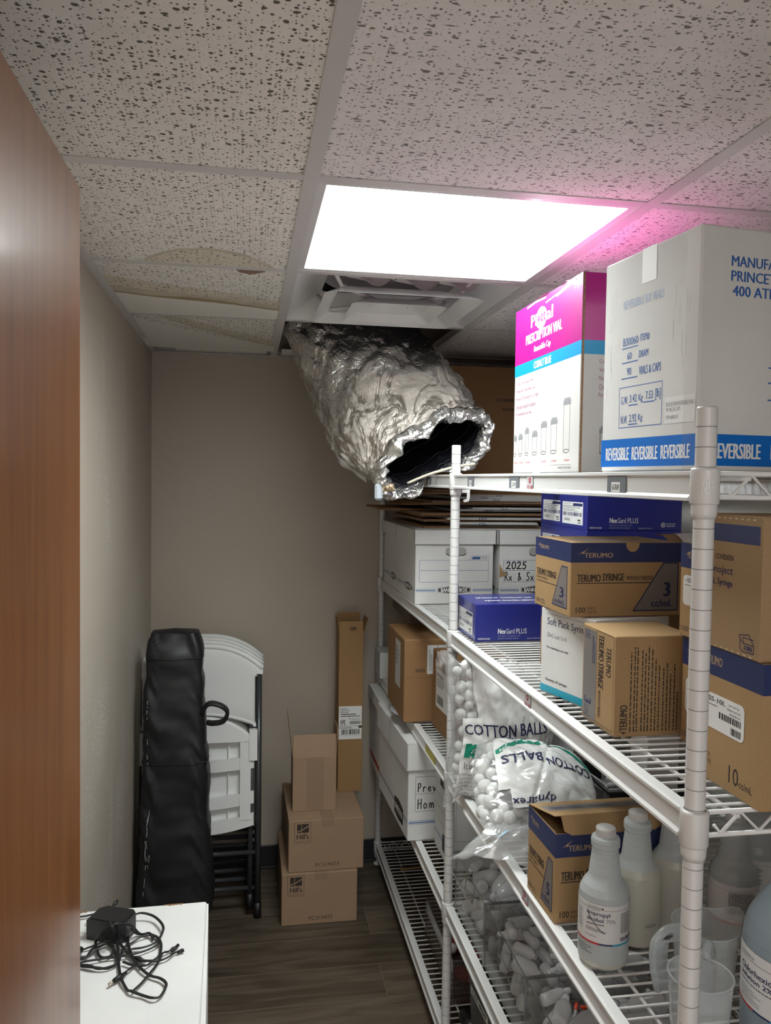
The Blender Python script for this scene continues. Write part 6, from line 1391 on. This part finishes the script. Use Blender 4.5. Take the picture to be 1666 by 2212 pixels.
def open_carton(name,label,loc,rotz,w_,d_,h_,mat,flaps,tape=True):
    t=thing(name,label,'box',loc,rotz); m=MB(); k=.003
    for lo,hi in (((0,0,0),(w_,k,h_)),((0,d_-k,0),(w_,d_,h_)),((0,k,0),(k,d_-k,h_)),((w_-k,k,0),(w_,d_-k,h_)),((k,k,0),(w_-k,d_-k,k))): m.box(lo,hi,mat,.0006)
    m.obj('carton',t)
    for nm,(side,L_,ang) in flaps.items():
        m=MB(); a=math.radians(ang)
        if side=='F': M=Matrix.Translation((0,k/2,h_))@Matrix.Rotation(a,4,'X'); m.box((.001,-k/2,0),(w_-.001,k/2,L_),mat,.0006,M=M)
        if side=='B': M=Matrix.Translation((0,d_-k/2,h_))@Matrix.Rotation(a,4,'X'); m.box((.001,-k/2,0),(w_-.001,k/2,L_),mat,.0006,M=M)
        if side=='L': M=Matrix.Translation((k/2,0,h_))@Matrix.Rotation(a,4,'Y'); m.box((-k/2,.001,0),(k/2,d_-.001,L_),mat,.0006,M=M)
        if side=='R': M=Matrix.Translation((w_-k/2,0,h_))@Matrix.Rotation(a,4,'Y'); m.box((-k/2,.001,0),(k/2,d_-.001,L_),mat,.0006,M=M)
        m.obj('flap',t)
    return t
t=open_carton('open_carton','small empty brown carton with raised flaps and shiny tape down its front',(.178,2.985,.3868),math.radians(0),.165,.115,.205,KRAFT_H,{'a':('L',.16,-7),'b':('F',.085,-12),'c':('R',.11,3)})
m=MB(); F=Face((0,0,0),(.165,0,0),(0,0,.205)); S=Surf(lambda u,v,l:Vector((.165*u,-.0008-l-.0016*abs(nz(u*18,v*9,1))*(2 if v<.3 else .6),.205*v)),.165,.205); m.grid(lambda a,c:S.at(lerp(.31,.71,a),lerp(.015,.995,c),1),14,30,TAPE); m.obj('packing_tape',t)
t=open_carton('tall_carton','tall narrow brown carton with open top flaps and a shipping label',(.368,3.155,.3868),math.radians(0),.098,.105,.640,KRAFT_T,{'a':('F',.052,-8),'b':('B',.075,4),'c':('R',.065,18),'d':('L',.065,-6)})
m=MB(); F=Face((0,0,0),(.098,0,0),(0,0,.64)); rect(m,F,.02,.335,.97,.545,PAPER,2); lines(m,F,.05,.50,.5,.535,3,INK_G,3,seed=2); lines(m,F,.10,.475,.9,.50,2,INK,3,seed=5); text(m,F,'TX 760 4-71',.42,.455,.88,.467,INK,l=3); barcode(m,F,.48,.430,.92,.450,l=3,seed=2)
R=random.Random(6)
for i in range(8):
    for j in range(8):
        if R.random()<.55: rect(m,F,.08+.026*i,.425+.0042*j,.106+.026*i,.4292+.0042*j,INK,3)
rect(m,F,.02,.418,.97,.420,INK,3); rect(m,F,.84,.405,.97,.420,INK,3); lines(m,F,.05,.402,.6,.414,2,INK,3,seed=8); barcode(m,F,.14,.365,.90,.398,l=3,seed=11,n=30); rect(m,F,.02,.358,.97,.3595,INK_G,3); m.obj('shipping_label',t)
m=MB(); text(m,Face((0,-.0075,.648),(.098,0,0),(0,-.006,.043)),'TAPE',.40,.3,.70,.55,INK_BR,l=6,bold=.03); m.obj('flap_print',t)

# ================================================================== FOIL DUCT
t=thing('foil_duct','crinkled silver flexible duct hanging out of the open ceiling, mouth over the top shelf','duct',(0,0,0))
SEC=[(Vector((.340,2.900,2.36)),Vector((.235,0,0)),Vector((0,.20,0))),
     (Vector((.362,2.860,2.16)),Vector((.248,0,.011)),None),(Vector((.435,2.740,1.996)),Vector((.250,0,.057)),None),
     (Vector((.492,2.580,1.862)),Vector((.222,0,.100)),None),(Vector((.548,2.430,1.755)),Vector((.185,0,.110)),None),(Vector((.562,2.385,1.735)),Vector((.178,0,.112)),None)]
BL=[.20,.185,.165,.150,.125,.112]
def cr(P,s):
    n=len(P)-1; x=min(max(s,0),.99999)*n; i=int(x); t_=x-i; a=P[max(i-1,0)]; b_=P[i]; c=P[i+1]; d_=P[min(i+2,n)]
    return .5*((2*b_)+(c-a)*t_+(2*a-5*b_+4*c-d_)*t_*t_+(3*b_-a-3*c+d_)*t_**3)
CT=[q[0] for q in SEC]; AV=[q[1] for q in SEC]
def rest(p):     # the duct lies on the top shelf where it crosses it
    k=min(1,max(0,(p.x-.505)/.040)); lim=lerp(1.55,1.676,k*k*(3-2*k))
    if p.z<lim: p.z=lim
    return p
def duct(s,th,off=0.0,crumple=1.0):
    c=cr(CT,s); a=cr(AV,s); ax=(cr(CT,min(1,s+.03))-cr(CT,max(0,s-.03))).normalized()
    bl=cr(BL,s); b_=a.cross(ax).normalized()*bl
    if b_.y<0: b_=-b_                       # +b points away from the camera
    d=a*math.cos(th)+b_*math.sin(th); n_=d.normalized()
    w_=math.cos(th),math.sin(th)
    f=.020*nz(w_[0]*1.7,w_[1]*1.7+5,s*5)+.014*abs(nz(w_[0]*4+3,w_[1]*4,s*13))+.006*abs(nz(w_[0]*7,w_[1]*7,s*15))+.002*nz(w_[0]*22,w_[1]*22,s*40)
    f+=.020*abs(nz(th*1.9+s*7,s*3.5-th*.5,12))+.008*abs(nz(th*4.5-s*10,s*5,21))-.008
    f+=.006*math.sin(s*46+2.5*nz(w_[0]*2,w_[1]*2,s*4))*abs(nz(w_[0]*2,w_[1]*2,s*3+9))*1.6
    lip=max(0,(s-.93)/.07)
    n_=n_*(1-.0)
    p=c+d*(1+off/d.length)+n_*(f*crumple-.012)+n_*(.012*lip*(1+nz(w_[0]*6,w_[1]*6,2)))
    return rest(p)
m=MB(); NS_,NT_=230,190
m.grid(lambda u,v:duct(v,2*PI*u),NT_,NS_,FOIL,True)
# rolled lip
def lipf(u,v):
    th=2*PI*u; p=duct(1,th); q=duct(1,th,-.030-.024*(.5+nz(math.cos(th)*2.2,math.sin(th)*2.2,4))); ax=(CT[-1]-CT[-2]).normalized(); a=PI*v
    r_=.030*(1+.55*nz(math.cos(th)*4,math.sin(th)*4,v*3+1)); r2=1+.5*max(0,-math.sin(th))*0
    low=max(0,math.sin(th-.35-PI))   # thicker, ragged lower edge
    return p.lerp(q,(1-math.cos(a))/2)+ax*(math.sin(a)*r_*(1+.5*abs(nz(math.cos(th)*7,math.sin(th)*7,v*4))))+Vector((0,0,-.010*abs(nz(th*3,v*7,3))))
m.grid(lambda u,v: rest(lipf(u,v)),NT_,18,FOIL,True)
o=m.obj('foil_jacket',t)
at=o.data.attributes.new('paper','FLOAT','POINT'); vals=[0.0]*len(o.data.vertices)
for j in range(NS_+1):
    for i in range(NT_+1):
        s=j/NS_; th=2*PI*i/NT_; up=-math.sin(th)*.5+.5*math.cos(th)*.3
        vals[j*(NT_+1)+i]=max(0,min(1,(s-.30)*2.2))*(.55+.75*max(0,-math.sin(th+.5)))
for k in range((NS_+1)*(NT_+1),len(vals)): vals[k]=.28
at.data.foreach_set('value',vals)
m=MB(); m.grid(lambda u,v:duct(lerp(.30,1.0,v),2*PI*u,-.034,.9),90,60,LINER,True,True)
for k in range(5):
    s=.96-.10*k; m.tube([duct(s,2*PI*i/60,-.038) for i in range(60)],.0018,LINER,5,closed=True)
c_=cr(CT,.30); ring_=[duct(.30,2*PI*i/40,-.034) for i in range(40)]; m.add([tuple(p) for p in ring_]+[tuple(c_)],[((i+1)%40,i,40) for i in range(40)],LINER); m.obj('duct_liner',t)
# fibreglass tuft, plastic clip, hanging tape and paper tag
m=MB(); p0=duct(1,PI*1.02); m.grid(lambda u,v:(p0.x+.012+.034*u+.008*nz(v*5,u*4,1),p0.y-.026-.010*math.sin(PI*v)*math.sin(PI*u),p0.z-.018+.024*v+.010*nz(u*6,v*6,2)),10,8,plain('yellowed_fibreglass',(.50,.38,.24),.9,vary=.3)); m.obj('insulation_tuft',t)
m=MB(); m.box((p0.x-.012,p0.y-.03,p0.z-.045),(p0.x+.012,p0.y-.005,p0.z+.005),plain('grey_blue_tape',(.42,.46,.50),.5),.006); m.obj('tape_end',t)
q0=Vector((.455,2.50,1.800)); m=MB(); m.grid(lambda u,v: duct(lerp(.60,.80,u),PI*.985+.10*v)+Vector((-.010-.010*u,-.012,-.012+.008*math.sin(u*3)+.008*v)),12,6,plain('creased_tag_paper',(.42,.41,.39),.6)); m.obj('paper_tag',t)
m=MB(); pts=spline([(.47,2.33,1.640),(.53,2.30,1.668),(.60,2.28,1.690),(.66,2.27,1.700)],6); m.tube(pts,.004,plain('cream_strap',(.62,.56,.44),.6),8); m.obj('strap',t)
